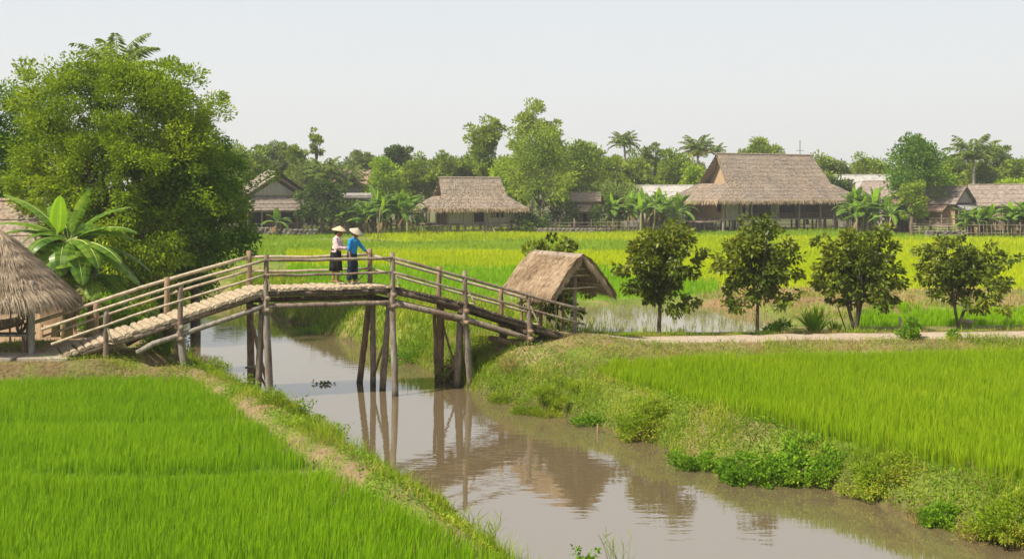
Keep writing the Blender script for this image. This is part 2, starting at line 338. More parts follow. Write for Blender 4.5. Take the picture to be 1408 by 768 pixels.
def bare(x, y):       # patches of exposed brown earth along the crest and foot of the banks
    cd = sdist(CANAL, x, y); n = vnoise(x, y, .75, 60) * .6 + vnoise(x, y, .28, 61) * .4
    return sstep(.53, .64, n) * sstep(.7, 1.1, cd) * sstep(2.6, 2.0, cd) * (y < 33)
def build_terrain():
    def axis(a, b, step, far, lo=True, hi=True, g=1.16):
        c = list(np.arange(a, b + 1e-6, step)); s = step
        if hi:
            v = c[-1]; ss = step
            while v < far[1]: ss *= g; v += ss; c.append(v)
        if lo:
            v = c[0]; ss = step
            while v > far[0]: ss *= g; v -= ss; c.insert(0, v)
        return np.array(c)
    xs = axis(-16, 18, .17, (-1200, 1200))
    y1 = np.arange(8.5, 46, .17); y2 = np.arange(46.2, 64, .4); y3 = np.arange(64.6, 140, .8)
    y4 = [140.]; s = .9
    while y4[-1] < 1500: s *= 1.18; y4.append(y4[-1] + s)
    y0 = [8.3]; s = .3
    while y0[-1] > -60: s *= 1.25; y0.append(y0[-1] - s)
    ys = np.concatenate([np.array(y0)[::-1], y1, y2, y3, y4])
    X, Y = np.meshgrid(xs, ys, indexing='xy')
    x = X.ravel(); y = Y.ravel()
    z = height(x, y)
    nx, ny = len(xs), len(ys)
    i, j = np.meshgrid(np.arange(ny - 1), np.arange(nx - 1), indexing='ij')
    q = np.stack([i * nx + j, i * nx + j + 1, (i + 1) * nx + j + 1, (i + 1) * nx + j], -1).reshape(-1, 4)
    mb = MB(); mb.add(np.stack([x, y, z], 1), q=q)
    # colour of the ground itself
    grass = np.array([.15, .20, .035]); dry = np.array([.27, .215, .105]); soil = np.array([.30, .21, .135]); mud = np.array([.12, .085, .05])
    pathc = np.array([.42, .345, .27])
    n1 = vnoise(x, y, 1.3, 11) * .6 + vnoise(x, y, .45, 12) * .4
    def mixc(c, d, k): return c * (1 - k[:, None]) + d * k[:, None]
    c = np.tile(grass, (len(x), 1)) * (.75 + .5 * vnoise(x, y, .7, 13))[:, None]
    c = mixc(c, dry, sstep(.5, .72, n1) * .75)
    cd = sdist(CANAL, x, y)
    c = mixc(c, dry, sstep(1.0, 1.6, cd) * sstep(3.2, 1.8, cd) * sstep(.42, .62, n1) * .8)
    c = mixc(c, mud * .8, sstep(.16, .0, cd))
    for poly, col in ((PAD_L, (.08, .17, .012)), (PAD_R, (.12, .19, .02)), (STRIP, (.08, .14, .02)), (WET, (.16, .14, .08))):
        c = mixc(c, np.array(col), sstep(.2, -.1, sdist(poly, x, y)))
    cols = {1: (.13, .25, .012), 2: (.30, .37, .010), 3: (.15, .25, .025)}
    for k, poly in FPOLY.items():
        c = mixc(c, np.array(cols[FIELDS[k][1]]), inside(poly, x, y) * 1.0)
    c = mixc(c, np.array([.25, .18, .105]), bare(x, y))
    yd = sdist(YARD, x, y)
    c = mixc(c, soil * 1.15, sstep(.5, -.4, yd) * (1 - .8 * sstep(.5, .7, vnoise(x, y, 1.6, 20)) * (y < 30.5)))
    c = mixc(c, np.array([.16, .12, .06]), sstep(-6.5, -8.2, x) * sstep(25.9, 26.1, y) * sstep(27.1, 26.8, y) * (.55 + .45 * sstep(.4, .6, vnoise(x, y, .5, 70))))
    dp = distpoly(PATH, x, y, False)
    c = mixc(c, dry * .8, sstep(2.0, 1.1, dp) * .6)
    c = mixc(c, pathc, sstep(.85, .55, dp + .25 * (vnoise(x, y, .6, 14) - .5)))
    dt = distpoly(TRAIL, x, y, False)
    c = mixc(c, soil * .85, sstep(.22, .04, dt + .4 * (vnoise(x, y, .5, 15) - .5)) * .5)
    m = np.hypot((x - 1.5) / 2.6, (y - 29.6) / 1.6)
    c = mixc(c, dry * 1.0, sstep(1.1, .5, m) * sstep(.35, .6, n1) * .8)
    d = distpoly([tuple(G(1010, 424, -.35)[:2]), tuple(G(1100, 424, -.3)[:2]), tuple(G(1200, 426, -.3)[:2])], x, y, False)
    c = mixc(c, np.array([.24, .16, .085]), sstep(2.4, 1.2, d + vnoise(x, y, .9, 16)))
    db = inside(gl([(1000, 402), (1700, 405), (1700, 424), (1200, 431), (1010, 420)], FZ), x, y)
    c = mixc(c, np.array([.26, .21, .10]), db * sstep(.35, .6, n1) * 1.0)
    v = sstep(121, 124, y - .02 * np.abs(x)); c = mixc(c, np.array([.10, .095, .05]), v * (.4 + .6 * vnoise(x, y, 6, 17)))
    o = mb.build('ground', M['dark'], None)
    me = o.data
    at = me.color_attributes.new('tint', 'FLOAT_COLOR', 'POINT')
    at.data.foreach_set('color', np.concatenate([c, np.ones((len(c), 1))], 1).astype(np.float32).ravel())
    me.polygons.foreach_set('use_smooth', np.ones(len(me.polygons), bool))
    m, nt, N, L = newmat('ground_soil_and_turf')
    out = N.new('ShaderNodeOutputMaterial'); b = N.new('ShaderNodeBsdfPrincipled'); a = N.new('ShaderNodeAttribute'); a.attribute_name = 'tint'
    tc = N.new('ShaderNodeTexCoord'); n = N.new('ShaderNodeTexNoise'); n.inputs['Scale'].default_value = 9; n.inputs['Detail'].default_value = 8; n.inputs['Roughness'].default_value = .7
    L.new(tc.outputs['Object'], n.inputs['Vector'])
    mr = N.new('ShaderNodeMapRange'); mr.inputs['From Min'].default_value = .3; mr.inputs['From Max'].default_value = .7; mr.inputs['To Min'].default_value = .62; mr.inputs['To Max'].default_value = 1.3
    L.new(n.outputs['Fac'], mr.inputs['Value'])
    vm = N.new('ShaderNodeVectorMath'); vm.operation = 'SCALE'; L.new(a.outputs['Color'], vm.inputs[0]); L.new(mr.outputs['Result'], vm.inputs['Scale'])
    L.new(vm.outputs['Vector'], b.inputs['Base Color']); b.inputs['Roughness'].default_value = .95; b.inputs['Specular IOR Level'].default_value = .15
    bp = N.new('ShaderNodeBump'); bp.inputs['Strength'].default_value = .6; bp.inputs['Distance'].default_value = .04
    L.new(n.outputs['Fac'], bp.inputs['Height']); L.new(bp.outputs['Normal'], b.inputs['Normal']); L.new(b.outputs['BSDF'], out.inputs['Surface'])
    me.materials[0] = m
    tag(o, 'ground of bunds, banks and soil around the paddies', 'ground', kind='structure')
    return o
build_terrain()

# water
def water(name, poly, z, col, ior, bump, label, kind='structure', sc=1.0):
    m, nt, N, L = newmat(name + '_surface')
    out = N.new('ShaderNodeOutputMaterial'); b = N.new('ShaderNodeBsdfPrincipled')
    b.inputs['Roughness'].default_value = .025; b.inputs['IOR'].default_value = ior; b.inputs['Base Color'].default_value = (*col, 1)
    tc = N.new('ShaderNodeTexCoord')
    mp = N.new('ShaderNodeMapping'); mp.inputs['Scale'].default_value = (.8 * sc, 2.6 * sc, 1); L.new(tc.outputs['Object'], mp.inputs['Vector'])
    n = N.new('ShaderNodeTexNoise'); n.inputs['Scale'].default_value = 1.5; n.inputs['Detail'].default_value = 3; L.new(mp.outputs['Vector'], n.inputs['Vector'])
    n3 = N.new('ShaderNodeTexNoise'); n3.inputs['Scale'].default_value = .16; n3.inputs['Detail'].default_value = 2; L.new(tc.outputs['Object'], n3.inputs['Vector'])
    r = ramp(N, [(.4, (.25,) * 3), (.62, (1, 1, 1))]); L.new(n3.outputs['Fac'], r.inputs['Fac'])
    mu = N.new('ShaderNodeMath'); mu.operation = 'MULTIPLY'; L.new(r.outputs['Color'], mu.inputs[0]); L.new(n.outputs['Fac'], mu.inputs[1])
    bp = N.new('ShaderNodeBump'); bp.inputs['Strength'].default_value = bump; bp.inputs['Distance'].default_value = .02
    L.new(mu.outputs[0], bp.inputs['Height']); L.new(bp.outputs['Normal'], b.inputs['Normal']); L.new(b.outputs['BSDF'], out.inputs['Surface'])
    me = bpy.data.meshes.new(name)
    me.from_pydata([(p[0], p[1], z) for p in poly], [], [list(range(len(poly)))])
    me.materials.append(m)
    o = bpy.data.objects.new(name, me); COL.objects.link(o)
    return tag(o, label, 'water', kind=kind)
CW = [(x - 1.6, y - 1.2) for x, y in CAN_L] + [(x + 1.6, y + 1.2) for x, y in CAN_R[::-1]]
water('canal_water', CW, WZ, (.140, .108, .062), 3.6, .26, 'muddy brown canal water mirroring the pale sky')
wp = [(p[0], p[1]) for p in WET]; cxm = np.mean([p[0] for p in wp]); cym = np.mean([p[1] for p in wp])
water('flooded_paddy_water', [(cxm + (a - cxm) * 1.01, cym + (b - cym) * 1.03) for a, b in wp], -.36, (.20, .17, .09), 1.6, .10, 'shallow still water in the flooded seedling paddy', sc=2)

# ------------------------------------------------------------------ blades
def blades(x, y, z, h, w, lean=.25, rng=RNG, sway=(.04, .02)):
    n = len(x); a = rng.random(n) * 2 * math.pi; la = rng.random(n) * 2 * math.pi
    lm = h * lean * rng.random(n)
    wx = np.cos(a) * w / 2; wy = np.sin(a) * w / 2
    V = np.empty((n, 5, 3)); b = np.stack([x, y, z], 1)
    V[:, 0] = b - np.stack([wx, wy, 0 * wx], 1) * .7; V[:, 1] = b + np.stack([wx, wy, 0 * wx], 1) * .7
    mx = x + np.cos(la) * lm * .35; my = y + np.sin(la) * lm * .35; mz = z + h * .58
    mid = np.stack([mx, my, mz], 1); wv = np.stack([wx, wy, 0 * wx], 1)
    V[:, 2] = mid + wv; V[:, 3] = mid - wv
    V[:, 4] = np.stack([x + np.cos(la) * lm + sway[0] * h, y + np.sin(la) * lm + sway[1] * h, z + h * (1 - .12 * rng.random(n))], 1)
    k = np.arange(n)[:, None] * 5
    return V.reshape(-1, 3), k + np.array([[0, 1, 2, 3]]), k + np.array([[3, 2, 4]])

def scatter(poly, dens, rng=RNG):
    p = np.array(poly); x0, y0 = p.min(0); x1, y1 = p.max(0)
    n = int((x1 - x0) * (y1 - y0) * dens)
    x = x0 + rng.random(n) * (x1 - x0); y = y0 + rng.random(n) * (y1 - y0)
    k = inside(poly, x, y); return x[k], y[k]

def rice(name, poly, mat, hills, per, h, w, label, cat='rice', hf=None, ymin=None, vis=.56, lean=.2):
    x, y = scatter(poly, hills)
    k = (np.abs(x) < vis * y + 2.0)
    if ymin: k &= y > ymin
    x, y = x[k], y[k]
    hx = np.repeat(x, per); hy = np.repeat(y, per); n = len(hx)
    hill_h = np.repeat(.92 + .16 * RNG.random(len(x)), per)
    hx = hx + RNG.normal(0, .04, n); hy = hy + RNG.normal(0, .04, n)
    hh = h * hill_h * (.78 + .28 * RNG.random(n)) * (.9 + .2 * vnoise(hx, hy, 1.5, 21))
    if hf is not None: hh = hh * hf(hx, hy)
    z = height(hx, hy) - .01
    k = hh > .05
    mb = MB(); V, q, t = blades(hx[k], hy[k], z[k], hh[k], w * (.7 + .6 * RNG.random(k.sum())), lean)
    mb.add(V, q=q, t=t)
    o = mb.build(name, M[mat])
    return tag(o, label, cat, kind='stuff')

def hf_l(x, y):   # the shallow drain running across the left paddy
    yl = 17.6 + .05 * (x + 4) + .12 * np.sin(x * 1.3)
    d = np.abs(y - yl); k = sstep(-8.5, -7, x)
    y2 = 21.4 + .1 * np.sin(x)
    return 1 - k * .72 * sstep(.55, .15, d) - .30 * sstep(.6, .1, np.abs(y - y2))
rice('rice_crop', PAD_L, 'blade_l', 165, 4, .33, .011, 'bright green young rice filling the paddy in the left foreground', hf=hf_l, ymin=10.5)
rice('rice_crop', PAD_R, 'blade_r', 150, 4, .43, .012, 'dense bright green rice in the paddy right of the canal')
rice('rice_crop', STRIP, 'blade_far', 26, 8, .36, .02, 'green rice strip behind the two right hand orchard trees')
rice('rice_seedlings', WET, 'seedling', 9, 5, .26, .012, 'sparse pale seedlings standing in the flooded paddy', lean=.5)
LB = {'green_rice_field': 'saturated green rice field beyond the canal and the thatched shelter',
      'yellow_rice_field': 'yellow green rice field behind the orchard trees', 'grassy_rice_field': 'mid green rice field reaching towards the small thatched house',
      'far_yellow_rice_field': 'bright yellow rice band before the village houses', 'far_green_rice_field': 'narrow green rice band at the foot of the large stilt house',
      'left_far_rice_field': 'thin green rice strip before the left village house'}
for k, v in FIELDS.items():
    near = k in ('green_rice_field', 'yellow_rice_field')
    x, y = scatter(FPOLY[k], 14 if near else 7)
    kk = (np.abs(x) < .56 * y + 3) & (sdist(CANAL, x, y) > 1.4); x, y = x[kk], y[kk]
    per = 3
    x = np.repeat(x, per) + RNG.normal(0, .07, len(x) * per); y = np.repeat(y, per) + RNG.normal(0, .07, len(y) * per)
    sc = np.clip(y / 60, .8, 2.2)
    mb = MB(); V, q, t = blades(x, y, height(x, y) - .02, v[3] * (.7 + .5 * RNG.random(len(x))) * (.8 + .4 * vnoise(x, y, 4, 22)), .03 * sc * (.7 + .6 * RNG.random(len(x))), .35)
    mb.add(V, q=q, t=t)
    tag(mb.build('rice_crop', M[v[2]]), LB[k], 'rice', kind='stuff')

# bank and bund grass
def grassy(name, box, dens, h, w, mat, label, cond, lean=.8):
    x0, x1, y0, y1 = box; n = int((x1 - x0) * (y1 - y0) * dens)
    x = x0 + RNG.random(n) * (x1 - x0); y = y0 + RNG.random(n) * (y1 - y0)
    k = (np.abs(x) < .6 * y + 2) ; x, y = x[k], y[k]
    pr = cond(x, y); k = RNG.random(len(x)) < pr; x, y = x[k], y[k]
    z = height(x, y)
    hh = h * (.45 + .8 * RNG.random(len(x))) * (.55 + .9 * vnoise(x, y, .9, 31))
    mb = MB(); V, q, t = blades(x, y, z - .01, hh, w * (.7 + .6 * RNG.random(len(x))) * np.clip(y / 25, .8, 2.5), lean)
    mb.add(V, q=q, t=t)
    return tag(mb.build(name, M[mat]), label, 'grass', kind='stuff')
ALLP = [PAD_L, PAD_R, WET, STRIP] + list(FPOLY.values())
def openland(x, y):
    k = np.ones(len(x)); 
    for p in ALLP: k = k * (sdist(p, x, y) > 0)
    cd = sdist(CANAL, x, y); k = k * (cd > -.02)
    dp = distpoly(PATH, x, y, False); k = k * sstep(.6, .95, dp)
    dt = distpoly(TRAIL, x, y, False); k = k * (.5 + .5 * sstep(.05, .25, dt + .35 * (vnoise(x, y, .5, 15) - .5)))
    k = k * (1 - .8 * bare(x, y))
    yd = sdist(YARD, x, y); k = k * np.where(yd < .2, .35 * sstep(.5, .7, vnoise(x, y, 1.6, 20)) * (y < 30.5), 1)
    return k
def c_green(x, y):
    cd = sdist(CANAL, x, y)
    n = vnoise(x, y, 1.1, 33) * .6 + vnoise(x, y, .4, 34) * .4
    return openland(x, y) * np.maximum(.12 + .88 * sstep(.62, .38, n + .16 * (cd > 1.2)), .9 * (cd < .6))
grassy('bank_grass', (-17, 17, 11, 34), 420, .17, .011, 'grass', 'short green grass on the near canal banks and bunds', c_green)
grassy('bank_grass', (-14, 3, 34, 62), 110, .38, .018, 'grass', 'long grass on the banks of the upper canal', lambda x, y: openland(x, y) * sstep(7, 4, sdist(CANAL, x, y)))
grassy('bank_grass', (-12, 16, 11, 34), 150, .34, .012, 'grass', 'tussocks of longer grass on the canal banks', lambda x, y: openland(x, y) * sstep(.56, .7, vnoise(x, y, .8, 52)) * (sdist(CANAL, x, y) < 1.6), .8)
grassy('bund_grass', (-20, 30, 33, 46), 60, .22, .014, 'grass', 'green grass around the flooded paddy and the orchard row', c_green)
grassy('dry_grass', (-14, 17, 11, 34), 300, .11, .010, 'drygrass', 'dry straw coloured grass on the bunds', lambda x, y: openland(x, y) * (.2 + .8 * sstep(.38, .55, vnoise(x, y, 1.1, 33))) * (sdist(CANAL, x, y) > .1), 1.3)
grassy('dry_grass', (8, 40, 38, 56), 26, .25, .02, 'drygrass', 'dry grass on the fallow bund behind the orchard row', lambda x, y: openland(x, y) * .8, 1.0)
grassy('village_grass', (-45, 75, 117, 130), 10, .5, .06, 'grass', 'rough grass at the edge of the village', lambda x, y: openland(x, y), .6)
def cover(name, box, dens, L, w, mat, label, cond):
    x0, x1, y0, y1 = box; n = int((x1 - x0) * (y1 - y0) * dens)
    x = x0 + RNG.random(n) * (x1 - x0); y = y0 + RNG.random(n) * (y1 - y0); k = (np.abs(x) < .6 * y + 2) & (RNG.random(n) < cond(x, y)); x, y = x[k], y[k]
    n = len(x); hh = .02 + .16 * RNG.random(n) ** 1.5 * vnoise(x, y, .5, 44)
    c = np.stack([x, y, height(x, y) + hh], 1); d = RNG.normal(size=(n, 3)) * [1, 1, .35] + [0, 0, .25]
    mb = MB(); d /= np.linalg.norm(d, axis=1)[:, None]; r = RNG.normal(size=(n, 3)) * .5 + [0, 0, 1.0]; s = np.cross(d, r); s /= np.linalg.norm(s, axis=1)[:, None]
    l = (L * (.6 + .8 * RNG.random(n)))[:, None]; ww = (w * (.6 + .8 * RNG.random(n)))[:, None] / 2
    mb.add(np.stack([c, c + d * l * .45 + s * ww, c + d * l, c + d * l * .45 - s * ww], 1).reshape(-1, 3), q=np.arange(n)[:, None] * 4 + np.arange(4)[None])
    return tag(mb.build(name, M[mat]), label, 'ground cover', kind='stuff')
cover('creeping_weeds', (-17, 15, 11, 34), 480, .055, .032, 'weed', 'creeping leafy weeds matted over the canal banks', lambda x, y: openland(x, y) * sstep(.45, .62, vnoise(x, y, 1.5, 41) + .25 * (sdist(CANAL, x, y) < .7)) * (.3 + .7 * sstep(2.2, 1.2, sdist(CANAL, x, y))))
cover('low_turf', (-17, 15, 11, 34), 1000, .055, .017, 'grass', 'low matted turf on the canal banks', lambda x, y: openland(x, y) * np.maximum(sstep(.6, .38, vnoise(x, y, 1.1, 33)), (sdist(CANAL, x, y) < .7)))
def fringe(x, y):
    cd = sdist(CANAL, x, y); 
    return ((cd > -.04) & (cd < .6)) * (.25 + .75 * sstep(.35, .6, vnoise(x, y, 1.0, 40)))
grassy('waterside_grass', (-10, 12, 12, 36), 330, .32, .009, 'grass', 'long arching grass along the water line', fringe, .9)
# ------------------------------------------------------------------ footbridge
CV = np.array([-.70, 1.25])                       # from the near edge of the deck to the far edge
def by(X): return 29.85 + .254 * X
DX = [-11.45, -8.46, -6.42, -3.22, -1.32, .42, 1.85]; DZ = [.04, .98, 1.66, 1.68, 1.20, .60, .14]
def dz(X): return float(np.interp(X, DX, DZ))
def NP(X, up=0.0): return np.array([X, by(X), dz(X) + up])
def FP(X, up=0.0): return np.array([X + CV[0], by(X) + CV[1], dz(X) + up])
def xpx(px): t = (px - CX) / F; return 29.85 * t / (1 - .254 * t)
BLOC = np.array([-11.4, 27.6, 0.0])
br = thing('footbridge', 'long crooked wooden footbridge arching over the canal on tall log legs', 'bridge', BLOC)
def bpart(mb, name, mat='wood', smooth=True, label=None):
    o = mb.build(name, M[mat], br, BLOC, smooth=smooth)
    if label: tag(o, label)
    return o
# decks
cu = CV / np.linalg.norm(CV)
for (xa, xb, step, lab) in ((-11.45, -6.42, .175, 'left sloping deck of pale split logs'), (-6.42, -3.22, .16, None), (-3.22, 1.85, .19, None)):
    mb = MB(); n = int(round((xb - xa) / step)); st = (xb - xa) / n
    for i in range(n):
        X0 = xa + i * st + .008; X1 = X0 + st - .022 - .016 * random.random()
        if i: X0 -= random.random() * .01
        e0 = .03 + .1 * random.random(); e1 = .02 + .12 * random.random(); t = .032 + .012 * random.random(); tw = (random.random() - .5) * .028
        prof = [(0, 0), (.12, .55), (.5, .85), (.88, .5), (1, 0)]
        rowN = []; rowF = []
        sk = (random.random() - .5) * .07
        for a, hh in prof:
            X = X0 + (X1 - X0) * a
            rowN.append([X - CV[0] * e0, by(X) - CV[1] * e0, dz(X) - .02 + hh * t + tw]); rowF.append([X + sk + CV[0] * (1 + e1), by(X) + CV[1] * (1 + e1), dz(X) - .02 + hh * t - tw])
        bN = [[p[0], p[1], p[2] - .03] for p in (rowN[0], rowN[-1])]; bF = [[p[0], p[1], p[2] - .03] for p in (rowF[0], rowF[-1])]
        V = rowN + rowF + bN + bF
        q = [[k, k + 1, 6 + k, 5 + k] for k in range(4)] + [[10, 11, 13, 12], [0, 5, 12, 10], [4, 11, 13, 9]]
        tt = [[0, 10, 1], [1, 10, 2], [2, 10, 11], [2, 11, 3], [3, 11, 4], [5, 6, 12], [6, 7, 12], [7, 13, 12], [7, 8, 13], [8, 9, 13]]
        mb.add(V, q=q, t=tt)
    bpart(mb, 'deck', 'planks' if xa < -7 else ('planks' if xb < -3 else 'wood_dark'), False, lab)
# stringers right below the deck and the ledger logs lower down
spans = [(-11.2, -6.42), (-6.42, -3.22), (-3.22, 1.7)]
def line(Xs, fn, up, sidey=0.0):
    return np.array([fn(X, up) + np.array([-CV[0], -CV[1], 0]) * sidey for X in Xs])
for k, (a, b) in enumerate(spans):
    Xs = np.linspace(a, b, 9)
    for fn, s in ((NP, -.03), (FP, -.0)):
        pts = line(Xs, fn, -.12, 0); pts += (RNG.random(pts.shape) - .5) * .02
        bpart(MB().tube(pts, .075 * (1 + .1 * (RNG.random(9) - .5)), n=9, rough=.12), 'stringer', 'wood' if k == 0 else 'wood_dark')
    for X_off, mat, dep in ((0, 'wood_grey' if k == 0 else 'wood', -.43), (1, 'wood_dark', -.40)):
        lo, hi = (a + 1.75 if k == 0 else a, b if k < 2 else b - 1.15)
        Xs2 = np.linspace(lo, hi, 9)
        pts = line(Xs2, FP if X_off else NP, dep, 0.04 if not X_off else 0)
        if k == 0: pts[0, 2] -= .1
        bpart(MB().tube(pts, np.linspace(.07, .062, 9) if k < 2 else np.linspace(.085, .07, 9), n=9, rough=.12), 'ledger_log', mat)
# posts: (photo column near, top above deck, column far)
def post(a, b, r0, r1, mat='wood', name='post'):
    mb = MB().log(a, b, r0, r1, n=10, seg=6, wob=.009, rough=.12); return bpart(mb, name, mat)
def foot(X, Y): return float(height(np.array([X]), np.array([Y]))[0]) - .25
nodes = [xpx(145), xpx(247), xpx(365), xpx(538), xpx(637), xpx(725)]
mats = ['wood', 'wood', 'wood', 'wood', 'wood', 'wood']
ups = [.80, .90, .88, .90, .85, .84]
for i, X in enumerate(nodes):
    fz = 0.0
    for fn, s in ((NP, 0), (FP, 1)):
        p = fn(X); q = fn(X, ups[i] + .03 * s + (.02 if i == 2 else 0))
        off = -np.array([CV[0], CV[1], 0]) * .06 * (1 if not s else -1)
        base_z = {0: foot(p[0], p[1]) + .1}.get(i, p[2] - .62)
        post(np.array([p[0] + .02 * (i == 5), p[1], base_z]) + off, q + off, .075, .062 if not s else .07, 'wood' if not s else 'wood_brown', 'rail_post')
# trestle legs (world points of the feet)
def W(px, py, z=WZ): return G(px, py, z)
legs = [
    (NP(nodes[1], -.3), G(256, 520, -.55), .095, .10, 'wood_grey'), (NP(nodes[1], -.35) + [-.1, .1, 0], G(246, 512, -.5), .08, .09, 'wood_grey'),
    (FP(nodes[1], -.2), None, .085, .10, 'wood_brown'),
    (NP(nodes[2], -.25), W(371, 549), .085, .105, 'wood_grey'), (NP(nodes[2], -.35) + [-.10, .06, 0], W(354, 547), .07, .10, 'wood'), (FP(nodes[2], -.2), W(345, 531), .09, .11, 'wood_brown'),
    (NP(nodes[3], -.25) + [.02, 0, 0], W(543, 544), .08, .10, 'wood_grey'), (NP(nodes[3], -.4) + [-.06, .07, 0], W(526, 536), .075, .10, 'wood'),
    (FP(nodes[3], -.2) + [.05, 0, 0], W(513, 530), .075, .09, 'wood'), (FP(nodes[3], -.25) + [-.02, .05, 0], W(494, 526), .085, .095, 'wood_brown'),
    (NP(nodes[4], -.3) + [.04, 0, 0], W(648, 534), .085, .10, 'wood_grey'), (NP(nodes[4], -.3) + [-.08, .05, 0], W(629, 532), .09, .11, 'wood'),
    (FP(nodes[4], -.2), W(605, 523), .11, .12, 'wood_brown'), (FP(nodes[4], -.4) + [-.17, 0, 0], W(600, 523), .05, .05, 'wood_brown'),
    (NP(nodes[5], .0), G(724, 482, -.25), .10, .11, 'wood_grey'), (FP(nodes[5], -.5) + [.1, 0, 0], G(684, 474, -.6), .07, .08, 'wood_brown'),
]
for a, b, r0, r1, mt in legs:
    a = np.array(a, float)
    if b is None: b = np.array([a[0] - .05, a[1] + .1, foot(a[0], a[1])])
    b = np.array(b, float); b = b + (b - a) / np.linalg.norm(b - a) * .5
    post(a, b, r0, r1, {'wood_grey': 'leg_grey', 'wood_brown': 'leg_brown', 'wood': 'leg_wood'}[mt], 'leg')
# crossbeams through each trestle, with lashings
for i, X in enumerate(nodes):
    if i == 0: continue
    for up in (-.22, -.52):
        if i == 5 and up < -.4: up = -.42
        a = NP(X, up); b = FP(X, up); d = (b - a)
        z = np.array([0.0, 0, 0])
        bpart(MB().log(a - d * .2 + z, b + d * .12, .06, .055, wob=.01), 'crossbeam', 'wood_brown' if i > 3 else 'wood')
    for k in range(2):
        c = NP(X, (-.22, -.5)[k]); mb = MB()
        for s in range(4):
            zz = c[2] - .05 + s * .03
            th = np.linspace(0, 2 * math.pi, 13)
            mb.tube(np.stack([c[0] - .02 + .115 * np.cos(th), c[1] - .0 + .125 * np.sin(th), zz + .012 * np.sin(th * 2 + s)], 1), .013, n=5, cap=False)
        bpart(mb, 'lashing', 'lash')
# diagonal braces in the legs
def stick(p0, p1, r, mat='wood_brown', name='brace', n=7): bpart(MB().log(p0, p1, r, r * .9, n=n, seg=5, wob=.012), name, mat)
stick(P(345, 440, 29.6), P(366, 522, 28.6), .05); stick(P(366, 460, 28.7), P(349, 520, 29.5), .05, 'wood'); stick(P(352, 505, 28.8), P(370, 541, 28.5), .035)
stick(P(338, 505, 29.6), P(360, 502, 28.6), .03, 'bamboo')
stick(P(534, 455, 29.2), P(514, 516, 30.2), .035)
stick(P(608, 443, 31.0), P(632, 527, 30.1), .035); stick(P(612, 520, 31.0), P(636, 494, 30.0), .045); stick(P(608, 503, 31.0), P(634, 503, 30.2), .045, 'wood_brown', 'crossbeam')
stick(P(674, 465, 30.9), P(728, 475, 29.9), .085, 'wood_brown', 'crossbeam'); stick(P(700, 447, 30.6), P(760, 482, 29.8), .07, 'wood_dark', 'ledger_log')
# slim light braces between post and deck
for X, px0, py0, px1, py1 in ((nodes[0], 145, 445, 156, 472), (nodes[2], 365, 374, 372, 399), (nodes[3], 540, 368, 550, 394), (nodes[4], 640, 392, 653, 417), (nodes[5], 728, 418, 741, 445)):
    Yb = by(X) - .1; c = P(px1, py1, Yb)
    stick(P(px0, py0, Yb), c, .024, 'bamboo'); stick(c + np.array([.02, 0, -.01]), c + np.array([-.28, .05, .01]), .022, 'bamboo')
stick(FP(nodes[3], .45), FP(nodes[3] - .38, .03), .02, 'bamboo')
# handrails, two a side on each span
for fn, off in ((NP, -.09), (FP, 0.06)):
    for lev, r in ((.76, .042), (.38, .034)):
        for k, (a, b) in enumerate(((-11.62 if lev > .5 else -11.4, -6.42), (-6.42, -3.22), (-3.22, 1.95 if fn is NP else 1.5))):
            n = 9; Xs = np.linspace(a, b, n); pts = []
            for X in Xs:
                p = fn(X, lev); p[:2] += CV * off
                if X < -11.4: p[2] -= 0
                pts.append(p)
            pts = np.array(pts)
            # straight poles spliced at the trestles, sagging slightly
            sag = np.sin(np.pi * np.linspace(0, 1, n)) * -.02; pts[:, 2] += sag
            if k == 0: pts[:, 2] = np.interp(np.arange(n), [0, n - 1], [pts[0, 2], pts[-1, 2]]) + np.interp(np.arange(n), [0, n / 2, n - 1], [0, .06, 0])
            if k == 2: pts[:, 2] = np.interp(np.arange(n), [0, n - 1], [pts[0, 2], pts[-1, 2]]) + np.interp(np.arange(n), [0, n / 2, n - 1], [0, -.01, 0])
            rr = (.05 if (fn is FP and k == 0 and lev > .5) else r)
            bpart(MB().tube(pts + (RNG.random(pts.shape) - .5) * .022, rr * .95 * (1 + .12 * (RNG.random(n) - .5)), n=8, rough=.08), 'handrail', 'bamboo' if k == 0 or fn is FP else 'wood')

def unit0(v): return v / np.linalg.norm(v)
# ------------------------------------------------------------------ thatch helpers
def straw(mb, p, d, L, w, nrm, droop=.25, rng=RNG):
    """straws: start points p (n,3), directions d (n,3) down the slope, lengths L"""
    n = len(p); d = d / np.linalg.norm(d, axis=1)[:, None]
    s = np.cross(d, nrm); s /= np.linalg.norm(s, axis=1)[:, None] + 1e-9
    s = s * (w / 2)[:, None]
    m = p + d * (L * .55)[:, None]; e = p + d * L[:, None]; e[:, 2] -= droop * L * rng.random(n)
    V = np.stack([p - s, p + s, m + s, m - s, e], 1).reshape(-1, 3)
    k = np.arange(n)[:, None] * 5
    return mb.add(V, q=k + np.array([[0, 1, 2, 3]]), t=k + np.array([[3, 2, 4]]))

